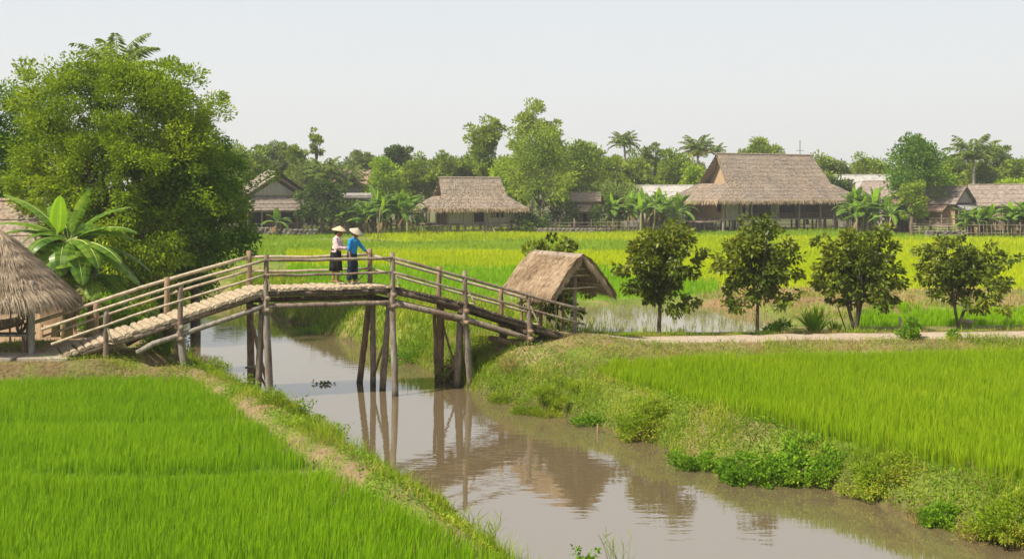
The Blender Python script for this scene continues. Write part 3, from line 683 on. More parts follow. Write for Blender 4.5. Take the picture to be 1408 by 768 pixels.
def patch(mb, A, B, C, D, nu, nv, thick=.05, jag=.06, lift=.045, drop=.0):
    """roof face: top edge A-B, bottom edge D-C, in overlapping courses with ragged lower edges"""
    A, B, C, D = [np.array(v, float) for v in (A, B, C, D)]
    nrm = np.cross(B - A, D - A); nrm /= np.linalg.norm(nrm) + 1e-9
    if nrm[2] < 0: nrm = -nrm
    for i in range(nv):
        v0 = i / nv; v1 = (i + 1.25) / nv if i < nv - 1 else 1.0
        u = np.linspace(0, 1, nu + 1)[:, None]
        T = (A + (B - A) * u) * (1 - v0) + (D + (C - D) * u) * v0
        Lw = (A + (B - A) * u) * (1 - v1) + (D + (C - D) * u) * v1
        j = (RNG.random((nu + 1, 1)) - .3) * jag
        slope = (D + (C - D) * u) - (A + (B - A) * u); sl = slope / (np.linalg.norm(slope, axis=1)[:, None] + 1e-9)
        Lw = Lw + sl * j + nrm * (lift * (.7 + .6 * RNG.random((nu + 1, 1))))
        Lw[:, 2] -= drop * (i == nv - 1)
        T = T + nrm * .004
        Und = Lw - nrm * thick * (1 if i < nv - 1 else 2.5)
        n = nu + 1; V = np.concatenate([T, Lw, Und])
        q = []
        for k in range(nu): q += [[k, k + 1, n + k + 1, n + k], [n + k, n + k + 1, 2 * n + k + 1, 2 * n + k]]
        mb.add(V, q=q)
    # underside
    o = -nrm * thick * 1.6
    mb.add([A + o, B + o, C + o, D + o], q=[[0, 3, 2, 1]])
    return mb

# ------------------------------------------------------------------ shelter at the right end of the bridge
SL = np.array([1.85, 31.0, .1])
sh = thing('thatched_shelter', 'small open shelter with a curved tan thatched roof at the right end of the footbridge', 'shelter', SL)
pk0 = np.array([1.93, 30.75, 2.38]); rd = np.array([-1.2, 2.05, 0.0]); pk1 = pk0 + rd
sd = np.array([.866, .5, 0.0])
def prof(t, side):            # curved slope, t 0 at ridge to 1 at eave
    drop = .95 * (t ** 1.2); return sd * side * (.90 * t ** .93) + np.array([0, 0, -drop])
core = MB()
for side in (-1, 1):
    T = np.linspace(0, 1, 8); n = 8
    for off, sgn in ((0.0, 1), (-.10, -1)):
        V = []
        for t in T:
            for u in np.linspace(-.06, 1.05, 7):
                V.append(pk0 + rd * u + prof(t, side) + np.array([0, 0, off + .02 * random.random()]))
        q = [[i * 7 + j, i * 7 + j + 1, (i + 1) * 7 + j + 1, (i + 1) * 7 + j] for i in range(7) for j in range(6)]
        core.add(V, q=q)
roof = core.build('roof', M['thatch'], sh, SL)
st = MB()
for side in (-1, 1):
    n = 7500
    t = RNG.random(n) ** .8 * .98; u = -.07 + 1.14 * RNG.random(n)
    e = (RNG.random(n) < .22); u = np.where(e, -.07 + .03 * RNG.random(n), u)
    lay = (t * 7 % 1) * .03
    p = np.array([pk0 + rd * uu + prof(tt, side) for uu, tt in zip(u, t)]); p2 = np.array([pk0 + rd * uu + prof(min(tt + .1, 1.1), side) for uu, tt in zip(u, t)])
    d = p2 - p + RNG.normal(0, .012, p.shape); nr = np.cross(d, rd); nr *= np.sign(nr[:, 2:3] + 1e-9); nr /= np.linalg.norm(nr, axis=1)[:, None]
    p = p + nr * (.015 + lay + .02 * RNG.random(n))[:, None]
    d = d / np.linalg.norm(d, axis=1)[:, None] + nr * .10
    straw(st, p, d, .14 + .16 * RNG.random(n) + (t > .85) * .12, .012 + .02 * RNG.random(n), nr, .5)
st.build('thatch_layer', M['thatch_tan'], sh, SL)
cap = MB()
for side in (-1, 1):
    cap.add([pk0 - rd * .06 + [0, 0, .07], pk1 + rd * .05 + [0, 0, .07], pk1 + rd * .05 + prof(.16, side) + [0, 0, .075], pk0 - rd * .06 + prof(.16, side) + [0, 0, .075]], q=[[0, 1, 2, 3]])
cap.build('ridge_cap', M['thatch'], sh, SL)
def spost(px, py, Y, top, r, mat='wood_brown', name='post'):
    b = P(px, py, Y); return MB().log([b[0], b[1], b[2] - .25], [b[0] + .01, b[1], top], r, r * .85, wob=.01).build(name, M[mat], sh, SL, smooth=True)
spost(790, 459, 30.9, 2.30, .065, 'wood'); spost(764, 449, 32.0, 2.1, .03, 'bamboo')
a = pk1 - rd * .1; MB().log([a[0], a[1], -.3], [a[0], a[1], a[2] - .1], .055, .05).build('post', M['wood_brown'], sh, SL, smooth=True)
for s in (-1, 1):
    a = pk1 - rd * .15 + prof(.8, s); MB().log([a[0], a[1], -.35], [a[0], a[1], a[2] - .05], .045, .04).build('post', M['wood_brown'], sh, SL, smooth=True)
a = pk0 + rd * .2 + prof(.8, 1)
for t in (.33, .52, .85):
    for u in (.08, .9):
        MB().log(pk0 + rd * u + prof(t, -1) - [0, 0, .13], pk0 + rd * u + prof(t, 1) - [0, 0, .13], .025, .025, wob=.01).build('roof_beam', M['bamboo'], sh, SL, smooth=True)
for s in (-1, 1):
    MB().log(pk0 + prof(.8, s) - [0, 0, .12], pk1 + prof(.8, s) - [0, 0, .12], .03, .03, wob=.01).build('roof_beam', M['bamboo'], sh, SL, smooth=True)

st = MB(); n = 900
for side in (-1, 1):
    t = RNG.random(n); p = np.array([pk0 - rd * .05 + prof(tt, side) for tt in t]) + RNG.normal(0, .015, (n, 3)); p[:, 2] += .02
    p2 = np.array([pk0 - rd * .05 + prof(tt + .1, side) for tt in t]); d = (p2 - p) * 1.2 + np.array([0, 0, -.12]) + RNG.normal(0, .03, (n, 3)) - rd * .012
    straw(st, p, d, .16 + .2 * RNG.random(n), .012 + .012 * RNG.random(n), np.tile(unit0(-rd), (n, 1)), .3)
    t = .97 + .06 * RNG.random(n); u = -.05 + 1.1 * RNG.random(n); p = np.array([pk0 + rd * uu + prof(tt, side) for uu, tt in zip(u, t)]); d = np.tile([0, 0, -1.0], (n, 1)) + sd * side * .5 + RNG.normal(0, .12, (n, 3))
    straw(st, p, d, .1 + .14 * RNG.random(n), .012 + .012 * RNG.random(n), np.tile(sd * side, (n, 1)), .3)
st.build('roof_fringe', M['thatch_tan'], sh, SL)
# ------------------------------------------------------------------ round thatched hut on the left bank
HL = np.array([-13.35, 28.25, .02])
hu = thing('thatched_hut', 'open hut with a drooping grey straw roof cut by the left edge of the photo', 'hut', HL)
ap = HL + [0, 0, 3.18]
def cone(t, th): 
    r = np.array([1.72 * np.cos(th), 1.55 * np.sin(th)]); k = (t ** .97)
    return np.array([r[0] * k, r[1] * k, -1.62 * (t ** 1.03)])
core = MB(); nt_, nth = 8, 36; 
for off in (0, -.16):
    V = [ap + cone(t, th) + [0, 0, off] for t in np.linspace(.02, 1, nt_) for th in np.arange(nth) * 2 * math.pi / nth]
    core.add(V, q=[[i * nth + j, i * nth + (j + 1) % nth, (i + 1) * nth + (j + 1) % nth, (i + 1) * nth + j] for i in range(nt_ - 1) for j in range(nth)])
core.build('roof', M['thatch'], hu, HL)
st = MB(); n = 26000
t = np.sqrt(RNG.random(n)) * .99; th = RNG.random(n) * 2 * math.pi
p = np.array([ap + cone(a, b) for a, b in zip(t, th)]); p2 = np.array([ap + cone(a + .08, b) for a, b in zip(t, th)])
d = p2 - p + RNG.normal(0, .016, p.shape); d /= np.linalg.norm(d, axis=1)[:, None]
tan = np.stack([-np.sin(th) * 2.1, np.cos(th) * 1.6, 0 * th], 1); nr = np.cross(d, tan); nr *= np.sign(nr[:, 2:3] + 1e-9); nr /= np.linalg.norm(nr, axis=1)[:, None]
lay = ((t * 6) % 1) * .05
p = p + nr * (.02 + lay + .03 * RNG.random(n))[:, None]; d = d + nr * .09
straw(st, p, d, .3 + .3 * RNG.random(n) + (t > .85) * .12, .012 + .016 * RNG.random(n), nr, .45)
st.build('thatch_layer', M['thatch_near'], hu, HL)
def hpost(px, py, Y, top, r, mat='wood', X=None):
    b = P(px, py, Y); 
    if X is not None: b = np.array([X, Y, .0])
    MB().log([b[0], b[1], b[2] - .2], [b[0], b[1], top], r, r * .9, wob=.01).build('post', M[mat], hu, HL, smooth=True)
hpost(43.5, 492, 27.45, 1.95, .085, 'wood_grey'); hpost(38.5, 481, 28.8, 1.9, .06, 'wood_brown'); hpost(0, 0, 27.4, 1.95, .08, 'wood', X=-14.7); hpost(0, 0, 29.0, 1.9, .07, 'wood', X=-14.75)
hpost(14, 470, 29.2, 1.85, .03, 'bamboo')
for a, b in (((-12.1, 27.45), (-14.7, 27.4)), ((-12.6, 28.8), (-14.75, 29.0)), ((-12.1, 27.45), (-12.6, 28.8)), ((-14.7, 27.4), (-14.75, 29.0))):
    MB().log([a[0], a[1], 1.75], [b[0], b[1], 1.75], .045, .04).build('roof_beam', M['wood'], hu, HL, smooth=True)
# boat-like trough on a bench, with a stone basin, a wooden wheel and a woven screen
bl = np.array([-13.5, 28.05, .02])
bench = thing('low_bench', 'plain low wooden bench under the left thatched hut', 'bench', bl)
MB().box(bl + [0, 0, .50], (2.3, .5, .06)).build('seat', M['wood_grey'], bench, bl)
for dx in (-1.05, 1.02):
    for dy in (-.18, .18): MB().box(bl + [dx, dy, .2], (.07, .07, .54)).build('leg', M['wood'], bench, bl)
tl = bl + [-.15, 0, .53]
tr = thing('wooden_trough', 'dark boat shaped wooden trough lying on the low bench under the left hut', 'trough', tl)
mb = MB(); ns = 12
V = []; V2 = []
for i in range(ns + 1):
    s = i / ns * 2 - 1; w = .27 * (1 - abs(s) ** 3) + .05; x = s * 1.0; zt = .30 + .12 * s * s
    for k in range(9):
        a = math.pi * k / 8; V.append(tl + [x, math.cos(a) * w, zt - math.sin(a) * .28 * (1 - .25 * s * s)])
        V2.append(tl + [x * .93, math.cos(a) * w * .84, zt + .004 - math.sin(a) * .22 * (1 - .25 * s * s)])
q = [[i * 9 + k, i * 9 + k + 1, (i + 1) * 9 + k + 1, (i + 1) * 9 + k] for i in range(ns) for k in range(8)]
rim = [[i * 9, (i + 1) * 9, (i + 1) * 9 + 117, i * 9 + 117] for i in range(ns)] + [[i * 9 + 8, (i + 1) * 9 + 8, (i + 1) * 9 + 125, i * 9 + 125] for i in range(ns)]
mb.add(V + V2, q=q + [[a + 117 for a in f][::-1] for f in q] + rim)
mb.build('hull', M['wood'], tr, tl, smooth=True)
mb = MB(); mb.ell(tl + [-.25, -.02, .30], (.42, .2, .09), 16, 8); mb.build('basin', M['metal'], tr, tl, smooth=True)
wl = np.array([-12.55, 28.0, .56])
wh = thing('spoked_wheel', 'small dark wooden wheel leaning beside the trough behind the hut post', 'wheel', wl)
mb = MB(); th = np.linspace(0, 2 * math.pi, 25); mb.tube(np.stack([wl[0] + .06 * np.sin(th), wl[1] + .3 * np.cos(th), wl[2] + .34 + .3 * np.sin(th)], 1), .045, n=8, cap=False); mb.build('rim', M['wood_dark'], wh, wl, smooth=True)
for k in range(4):
    a = math.pi * k / 4; v = np.array([.06 * math.sin(a), .28 * math.cos(a), .28 * math.sin(a)]); c = wl + [0, 0, .34]
    MB().log(c - v, c + v, .022, .022, wob=0).build('spoke', M['wood_dark'], wh, wl, smooth=True)
sl_ = np.array([-13.0, 31.2, .0])
scr = MB().box(sl_ + [0, 0, 1.0], (.95, .05, 1.2), rz=.15); scr.box(sl_ + [-.45, 0, .6], (.06, .06, 1.3)); scr.box(sl_ + [.45, .14, .6], (.06, .06, 1.3))
tag(scr.build('woven_screen', M['board_warm'], None, sl_), 'pale tan woven screen standing behind the left hut', 'screen')
for k, (x, w) in enumerate(((-12.95, 1.35), (-14.4, 1.45), (-11.55, 1.25))):
    s = np.array([x, 27.25 + .02 * k, .0]); mb = MB().box(s + [0, 0, .045], (w, 1.0, .12), rz=.02 * (k - 1))
    o = mb.build('concrete_slab', M['concrete'], None, s)
    bv = o.modifiers.new('bevel', 'BEVEL'); bv.width = .02; bv.segments = 2
    tag(o, ['concrete paving slab at the foot of the left hut post', 'concrete paving slab cut by the left edge of the photo', 'concrete paving slab between the hut post and the bridge foot'][k], 'slab')

# ------------------------------------------------------------------ people
def remesh(o, vox, sm=4):
    m = o.modifiers.new('union', 'REMESH'); m.mode = 'VOXEL'; m.voxel_size = vox; m.use_smooth_shade = True
    s = o.modifiers.new('relax', 'SMOOTH'); s.factor = .5; s.iterations = sm
    return o
def folds(o):
    t = bpy.data.textures.new('cloth_folds', 'CLOUDS'); t.noise_scale = .09; t.noise_depth = 2
    d = o.modifiers.new('folds', 'DISPLACE'); d.texture = t; d.strength = .04; d.mid_level = .5; d.texture_coords = 'LOCAL'
def skinmat(name, c):
    return surf(name, [tuple(v * .85 for v in c), c], 20, rough=.55, bump=.05, dist=.002, spec=.4)
M['skin'] = skinmat('skin', (.34, .17, .10)); M['hair'] = surf('black_hair', [(.01, .009, .008), (.03, .026, .024)], 30, rough=.5)
M['hat'] = surf('palm_leaf_hat', [(.50, .38, .22), (.66, .54, .36)], 30, (1, 1, 1), .7, .3, .004)
M['hat_w'] = surf('worn_palm_leaf_hat', [(.34, .29, .21), (.52, .46, .36)], 30, (1, 1, 1), .7, .3, .004)
M['shirt_pink'] = surf('pink_patterned_shirt', [(.62, .30, .36), (.72, .52, .54), (.74, .66, .64)], 30, (1, 1, 1), .9, .2, .004, lo=.4, hi=.6)
M['shirt_blue'] = surf('bright_blue_shirt', [(.012, .20, .50), (.02, .29, .66)], 8, rough=.85, bump=.2, dist=.006)
M['cloth_black'] = surf('black_cloth', [(.008, .008, .010), (.02, .02, .024)], 8, rough=.9, bump=.2, dist=.006)
M['cloth_navy'] = surf('navy_cloth', [(.010, .016, .035), (.022, .035, .07)], 8, rough=.9, bump=.2, dist=.006)

def hand(mb, w, d, up, r=.0085, curl=.6):
    """palm at wrist w pointing along d; up = back of the hand"""
    d = d / np.linalg.norm(d); up = up - d * (up @ d); up /= np.linalg.norm(up); s = np.cross(d, up)
    c = w + d * .045
    mb.ell(c, (.045, .036, .014), 12, 8, rot=np.stack([d, s, up], 1))
    for k, (o, L) in enumerate(((-.028, .062), (-.010, .074), (.009, .070), (.027, .055))):
        a = w + d * .078 + s * o; b = a + (d * math.cos(.25) - up * math.sin(.25)) * L * .55; e = b + (d * math.cos(curl + .4) - up * math.sin(curl + .4)) * L * .5
        mb.capsule(a, b, r, r * .95, 8); mb.capsule(b, e, r * .95, r * .8, 8)
    a = w + d * .025 - s * .03; b = a + (d * .5 - s * .75 - up * .2) * .04; e = b + (d * .8 - s * .2 - up * .4) * .03
    mb.capsule(a, b, r * 1.2, r, 8); mb.capsule(b, e, r, r * .85, 8)

def head(mb, c, f, tilt):
    """c = centre of the skull, f = facing (unit, horizontal), tilt = downward nod"""
    f = np.array([f[0], f[1], 0.0]); f /= np.linalg.norm(f); s = np.array([-f[1], f[0], 0.0]); z = np.array([0, 0, 1.0])
    F_ = f * math.cos(tilt) - z * math.sin(tilt); U = f * math.sin(tilt) + z * math.cos(tilt)
    rot = np.stack([F_, s, U], 1)
    mb.ell(c, (.092, .074, .105), 16, 12, rot); mb.ell(c + F_ * .028 - U * .058, (.058, .052, .055), 14, 10, rot)
    mb.ell(c + F_ * .072 - U * .092, (.018, .022, .016), 10, 7, rot)                      # chin
    mb.capsule(c + F_ * .088 + U * .012, c + F_ * .108 - U * .026, .009, .0135, 8)        # nose
    for k in (-1, 1):
        mb.ell(c + F_ * .080 + s * .030 * k + U * .028, (.014, .022, .008), 10, 7, rot)    # brow
        mb.ell(c + F_ * .066 + s * .045 * k - U * .022, (.020, .020, .018), 10, 7, rot)    # cheek
        mb.ell(c - F_ * .004 + s * .076 * k - U * .008, (.018, .009, .030), 10, 7, rot)    # ear
        mb.ell(c + F_ * .082 + s * .030 * k + U * .008, (.009, .013, .008), 10, 7, rot)    # eyelid
    mb.ell(c + F_ * .088 - U * .056, (.012, .024, .0065), 10, 7, rot); mb.ell(c + F_ * .086 - U * .067, (.012, .021, .0065), 10, 7, rot)  # lips
    return rot

def hatmesh(c, rot, rad, hgt, seg=28):
    mb = MB(); V = []
    T = np.linspace(0, 1, 7)
    for sgn, o in ((1, 0), (-1, -.010)):
        for t in T:
            for k in range(seg):
                a = 2 * math.pi * k / seg
                V.append(np.array([rad * t * math.cos(a), rad * t * math.sin(a), hgt * (1 - t ** 1.12) + o]) + [0, 0, .0])
    V = np.array(V) @ np.array(rot).T + c
    q = [[i * seg + k, i * seg + (k + 1) % seg, (i + 1) * seg + (k + 1) % seg, (i + 1) * seg + k] for i in range(6) for k in range(seg)]
    n = 7 * seg
    q2 = [[a + n for a in f][::-1] for f in q] + [[6 * seg + k, 6 * seg + (k + 1) % seg, n + 6 * seg + (k + 1) % seg, n + 6 * seg + k] for k in range(seg)]
    return mb.add(V, q=q + q2)

def person(label, loc, facing, S, top, bottom, hatm, build_bottom, arms, lean, nod, group=None):
    """facing angle; S = scale of a 1.6 m body; joints in a frame with x = facing, y = left, z = up"""
    root = thing('person', label, 'person', loc)
    ca, sa = math.cos(facing), math.sin(facing)
    def Wd(p): p = np.asarray(p, float) * S; return np.array([p[0] * ca - p[1] * sa, p[0] * sa + p[1] * ca, p[2]])
    f = np.array([ca, sa, 0.0]); l = np.array([-sa, ca, 0.0])
    J = dict(pel=(0, 0, .88), wai=(.01 + lean * .2, 0, 1.0), che=(.02 + lean * .6, 0, 1.17), nek=(lean, 0, 1.33), hed=(lean + .045 + nod * .04, 0, 1.465))
    mb = MB()
    mb.ell(Wd(J['pel']), (.11 * S, .15 * S, .12 * S), 14, 10, rot=np.stack([f, l, [0, 0, 1]], 1))
    mb.ell(Wd(J['wai']), (.095 * S, .125 * S, .14 * S), 14, 10, rot=np.stack([f, l, [0, 0, 1]], 1))
    mb.ell(Wd(J['che']), (.105 * S, .155 * S, .16 * S), 14, 10, rot=np.stack([f, l, [0, 0, 1]], 1))
    mb.capsule(Wd((J['nek'][0] - .01, 0, 1.29)), Wd((J['hed'][0] - .02, 0, 1.42)), .052 * S, .048 * S, 12)
    hrot = head(mb, Wd(J['hed']), f, nod)
    for k in (-1, 1):
        mb.capsule(Wd((J['che'][0], .06 * k, 1.27)), Wd((J['nek'][0] - .01, .155 * k, 1.27)), .06 * S, .055 * S, 12)
        hip = Wd((0, .085 * k, .84)); kn = Wd((.03 + .02 * k, .09 * k, .46)); an = Wd((-.01 + .04 * k, .095 * k, .085))
        mb.capsule(hip, kn, .082 * S, .055 * S, 12); mb.capsule(kn, an, .055 * S, .036 * S, 12); mb.ell(kn * .35 + an * .65 + (kn - an) * .3 - f * .015, (.048 * S, .046 * S, .10 * S), 12, 8)
        mb.capsule(an - [0, 0, .045 * S] - f * .03 * S, an - [0, 0, .058 * S] + f * .12 * S, .032 * S, .024 * S, 10)
        mb.ell(an - [0, 0, .062 * S] + f * .15 * S, (.05 * S, .042 * S, .018 * S), 12, 8, rot=np.stack([f, l, [0, 0, 1]], 1))
        for q in range(5):
            b = an - [0, 0, .065 * S] + f * (.165 - .006 * abs(q - 1)) * S + l * (q - 2) * .016 * S
            mb.capsule(b, b + f * .025 * S, .0085 * S, .007 * S, 6)
    slv = MB()
    for k, (el, wr, hd, up, slen) in zip((-1, 1), arms):
        sh_ = Wd((J['nek'][0] - .01, .165 * k, 1.265)); el = Wd(el); wr = Wd(wr)
        mb.capsule(sh_, el, .044 * S, .035 * S, 12); mb.capsule(el, wr, .036 * S, .024 * S, 12)
        hd = np.array([hd[0] * ca - hd[1] * sa, hd[0] * sa + hd[1] * ca, hd[2]]); up = np.array([up[0] * ca - up[1] * sa, up[0] * sa + up[1] * ca, up[2]])
        hand(mb, wr, hd, up, .0085)
        slv.capsule(sh_, el, .064 * S, .055 * S, 12)
        if slen > 0: slv.capsule(el, el + (wr - el) * slen, .054 * S, .048 * S, 12)
    body = remesh(mb.build('body', M['skin'], root), .0065, 2)
    # hair
    c = Wd(J['hed']); hm = MB(); hm.ell(c - hrot[:, 0] * .022 + hrot[:, 2] * .022, (.088, .084, .098), 16, 10, rot=hrot); hm.ell(c - hrot[:, 0] * .085 - hrot[:, 2] * .05, (.035, .045, .045), 12, 8, rot=hrot)
    hm.build('hair', M['hair'], root, smooth=True)
    # shirt
    s = slv; rt = np.stack([f, l, [0, 0, 1]], 1)
    s.ell(Wd(J['che']) + [0, 0, -.0], (.128 * S, .178 * S, .165 * S), 18, 12, rot=rt); s.ell(Wd(J['wai']), (.122 * S, .162 * S, .17 * S), 18, 12, rot=rt)
    s.ell(Wd((.0, 0, .90)), (.135 * S, .172 * S, .10 * S), 18, 12, rot=rt)
    for k in (-1, 1): s.capsule(Wd((J['che'][0], .04 * k, 1.265)), Wd((J['nek'][0] - .01, .155 * k, 1.27)), .066 * S, .066 * S, 12)
    s.capsule(Wd((J['nek'][0] - .015, 0, 1.28)), Wd((J['nek'][0], 0, 1.335)), .07 * S, .062 * S, 12)
    so = remesh(s.build('shirt', M[top], root), .010, 5); folds(so)
    build_bottom(root, Wd, f, l, S, bottom)
    hc = c + hrot[:, 2] * .055 - hrot[:, 0] * .005
    hatmesh(hc, hrot, .205, .125).build('hat', M[hatm], root, smooth=True)
    cs = MB().tube([c + hrot[:, 1] * .085 + hrot[:, 2] * .06, c + hrot[:, 1] * .07 - hrot[:, 2] * .05 + hrot[:, 0] * .05, c + hrot[:, 0] * .07 - hrot[:, 2] * .112, c - hrot[:, 1] * .07 - hrot[:, 2] * .05 + hrot[:, 0] * .05, c - hrot[:, 1] * .085 + hrot[:, 2] * .06], .004, n=5)
    cs.build('chin_strap', M['cloth_black'], root)
    return root
def skirt(root, Wd, f, l, S, mat):
    mb = MB(); seg = 36; V = []
    for z, a, b, fl in ((.99, .118, .145, 0), (.88, .150, .180, .004), (.70, .165, .195, .010), (.50, .175, .205, .018), (.34, .185, .215, .026)):
        for k in range(seg):
            t = 2 * math.pi * k / seg; g = 1 + fl * 4 * math.sin(t * 7)
            V.append(Wd((a * math.cos(t) * g, b * math.sin(t) * g, z)))
    n = len(V)
    V = np.array(V); V2 = V.copy(); c = np.array([0, 0, 0.])
    V2[:, :2] *= .95
    q = [[i * seg + k, i * seg + (k + 1) % seg, (i + 1) * seg + (k + 1) % seg, (i + 1) * seg + k] for i in range(4) for k in range(seg)]
    mb.add(np.concatenate([V, V2]), q=q + [[a + n for a in x][::-1] for x in q] + [[4 * seg + k, 4 * seg + (k + 1) % seg, n + 4 * seg + (k + 1) % seg, n + 4 * seg + k] for k in range(seg)])
    mb.build('skirt', M[mat], root, smooth=True)
def trousers(root, Wd, f, l, S, mat):
    mb = MB(); rt = np.stack([f, l, [0, 0, 1]], 1)
    mb.ell(Wd((0, 0, .89)), (.128 * S, .165 * S, .115 * S), 16, 10, rot=rt)
    for k in (-1, 1):
        mb.capsule(Wd((0, .082 * k, .84)), Wd((.03 + .02 * k, .095 * k, .46)), .104 * S, .092 * S, 14)
        mb.tube([Wd((.03 + .02 * k, .095 * k, .50)), Wd((.01 + .03 * k, .10 * k, .25)), Wd((-.005 + .04 * k, .10 * k, .085))], [.090 * S, .084 * S, .086 * S], n=16)
    folds(remesh(mb.build('trousers', M[mat], root), .010, 3))
fx = -4.80; dk = 1.725
person('person in a pink patterned shirt, knee length black skirt, bare legs and conical hat', (fx, 29.72, dk), R(-12), .93,
       'shirt_pink', 'cloth_black', 'hat', skirt,
       [((.13, -.19, 1.03), (.36, -.05, .98), (1, .1, -.1), (0, -.4, 1), .85), ((.12, .20, 1.03), (.36, .12, 1.02), (1, -.1, 0), (0, .4, 1), .85)], .05, .18)
person('person in a bright blue shirt, dark trousers and conical hat, hand on the handrail', (fx + .44, 29.74, dk), R(-28), .90,
       'shirt_blue', 'cloth_navy', 'hat_w', trousers,
       [((.05, -.23, 1.02), (.10, -.24, .80), (.3, -.05, -1), (1, -.3, .2), .12), ((.20, .22, 1.07), (.37, .30, .865), (1, .35, -.1), (0, 0, 1), .55)], .07, .5)
# ------------------------------------------------------------------ leaves and trees
def unit(v): return v / (np.linalg.norm(v, axis=-1, keepdims=True) + 1e-9)
def cards(mb, c, d, L, w, rng=RNG, fold=.0):
    n = len(c); d = unit(d); r = unit(rng.normal(size=(n, 3)) + [0, 0, .6]); s = unit(np.cross(d, r))
    L = np.broadcast_to(L, (n,))[:, None]; w = np.broadcast_to(w, (n,))[:, None]
    nrm = np.cross(s, d)
    V = np.stack([c, c + d * L * .45 + s * w * .5 + nrm * fold * w, c + d * L, c + d * L * .45 - s * w * .5 + nrm * fold * w], 1).reshape(-1, 3)
    return mb.add(V, q=np.arange(n)[:, None] * 4 + np.arange(4)[None])

def clump_points(center, rad, nc, rng, lobes=5, shell=.55, flat=.0, keep=None, boxy=2.0):
    u = unit(rng.normal(size=(nc * 3, 3)))
    if boxy > 2: u = u / ((np.abs(u) ** boxy).sum(1) ** (1 / boxy))[:, None]
    else: u[:, 2] = np.where(u[:, 2] < -.6, -u[:, 2], u[:, 2])
    ph = rng.random(3) * 6.28; lob = 1 + .11 * np.sin(u[:, 0] * lobes + ph[0]) * np.sin(u[:, 1] * lobes + ph[1]) + .08 * np.sin(u[:, 2] * lobes + ph[2])
    r = (shell + (1 - shell) * rng.random(nc * 3)) * lob
    p = u * r[:, None] * np.asarray(rad) + np.asarray(center)
    if keep is not None: p = p[keep(p)]
    return p[:nc]

def foliage(mb, cl, center, n, crad, L, w, rng, out=.7, droop=.35, spread=(1, 1, .7)):
    nc = len(cl); k = rng.integers(0, nc, n); u = unit(rng.normal(size=(n, 3)))
    cr = crad * (.6 + .8 * rng.random(nc))
    rr = cr[k] * rng.random(n) ** .45
    p = cl[k] + u * rr[:, None] * np.asarray(spread)
    d = u * .6 + unit(cl[k] - center) * out + rng.normal(size=(n, 3)) * .45 + np.array([0, 0, -droop])
    return cards(mb, p, d, L * (.65 + .7 * rng.random(n)), w * (.65 + .7 * rng.random(n)), rng)

def tree(name, label, base, crown, rad, n, nc, crad, L, w, lmat, bark='bark', tr=.12, cat='tree', group=None, seed=1, limbs=6, droop=.35, stems=1, keep=None, out=.7, shell=.55, bits=None, trunk_lab=None, lobes=5, boxy=2.0):
    rng = np.random.default_rng(seed)
    base = np.array(base, float); base[2] = float(height(base[:1], base[1:2])[0]) - .1 if base[2] is None or base[2] < -50 else base[2]
    t = thing(name, label, cat, base, group=group)
    center = np.array(crown, float)
    cl = clump_points(center, rad, nc, rng, shell=shell, keep=keep, lobes=lobes, boxy=boxy)
    if bits is not None: cl = np.concatenate([cl] + [np.asarray(b[0]) + rng.normal(size=(b[1], 3)) * np.asarray(b[2]) for b in bits])
    mb = MB(); foliage(mb, cl, center, n, crad, L, w, rng, out=out, droop=droop)
    mb.build('crown', M[lmat], t, base)
    tm = MB()
    fork = base + (center - base) * np.array([.4, .4, .0]) ; fork[2] = base[2] + (center[2] - rad[2] * .75 - base[2]) * .9 + .15 * rad[2]
    if stems == 1:
        pts = np.array([base - [0, 0, .3], base, (base + fork) / 2 + rng.normal(size=3) * tr * .3, fork])
        tm.tube(pts, [tr * 1.3, tr * 1.12, tr * .95, tr * .8], n=9, rough=.15)
        tm.tube([fork, (fork + center) / 2 + rng.normal(size=3) * tr, center + [0, 0, rad[2] * .5]], [tr * .8, tr * .55, tr * .15], n=7, rough=.1)
    starts = [fork] * limbs
    if stems > 1:
        for s in range(stems):
            a = 6.28 * s / stems + .6; e = center + np.array([math.cos(a) * rad[0] * .45, math.sin(a) * rad[1] * .4, rad[2] * .2])
            m = base + (e - base) * .4 + np.array([0, 0, .05])
            tm.tube([base - [0, 0, .2], base + [0, 0, .05], m, e], [tr * 1.1, tr * .9, tr * .6, tr * .25], n=8, rough=.12); starts[s::stems] = [m] * len(starts[s::stems])
    idx = rng.choice(len(cl), min(limbs, len(cl)), replace=False)
    for k, s in zip(idx, starts):
        e = cl[k]; m = (s + e) / 2 + np.array([0, 0, -.08 * np.linalg.norm(e - s)]) + rng.normal(size=3) * tr * .4
        tm.tube([s, m, e], [tr * .45, tr * .3, tr * .08], n=6, rough=.1)
    tm.build('trunk', M[bark], t, base, smooth=True)
    return t

# orchard row along the path
def gz(X, Y): return float(height(np.array([X]), np.array([Y]))[0])
def orch(px, by_, top, wl, wr, label, seed, bot, stems=1, bits=None, n=3900, tr=.05, dx=0, limbs=14, nc=60, mat='leaf_orch', Lf=.15):
    Y = F * (CH + .12) / (by_ - HY); X = (px - CX) / F * Y; sc = Y / F
    base = [X, Y, gz(X, Y) - .02]
    zt = CH - (top - HY) * sc; zb = CH - (bot - HY) * sc
    cx = X + (wr - wl) / 2 * sc; rx = (wl + wr) / 2 * sc
    c = [cx, Y, (zt + zb) / 2]; rad = [rx * 1.02, rx * .92, (zt - zb) / 2 * .98]; n = int(n * 1.75); nc = int(nc * 2.1)
    return tree('orchard_tree', label, base, c, rad, n, nc, .20, Lf, .085, mat, 'bark', tr, seed=seed, limbs=limbs, droop=.45, stems=stems, bits=bits, shell=.2, lobes=4, out=.55, group='young orchard trees along the dirt path', boxy=2.6)
def pw(px, py, Y): return P(px, py, Y)
orch(768, 452, 327, 48, 38, 'leafy orchard tree standing right behind the thatched shelter', 3, 445, n=3600, nc=55)
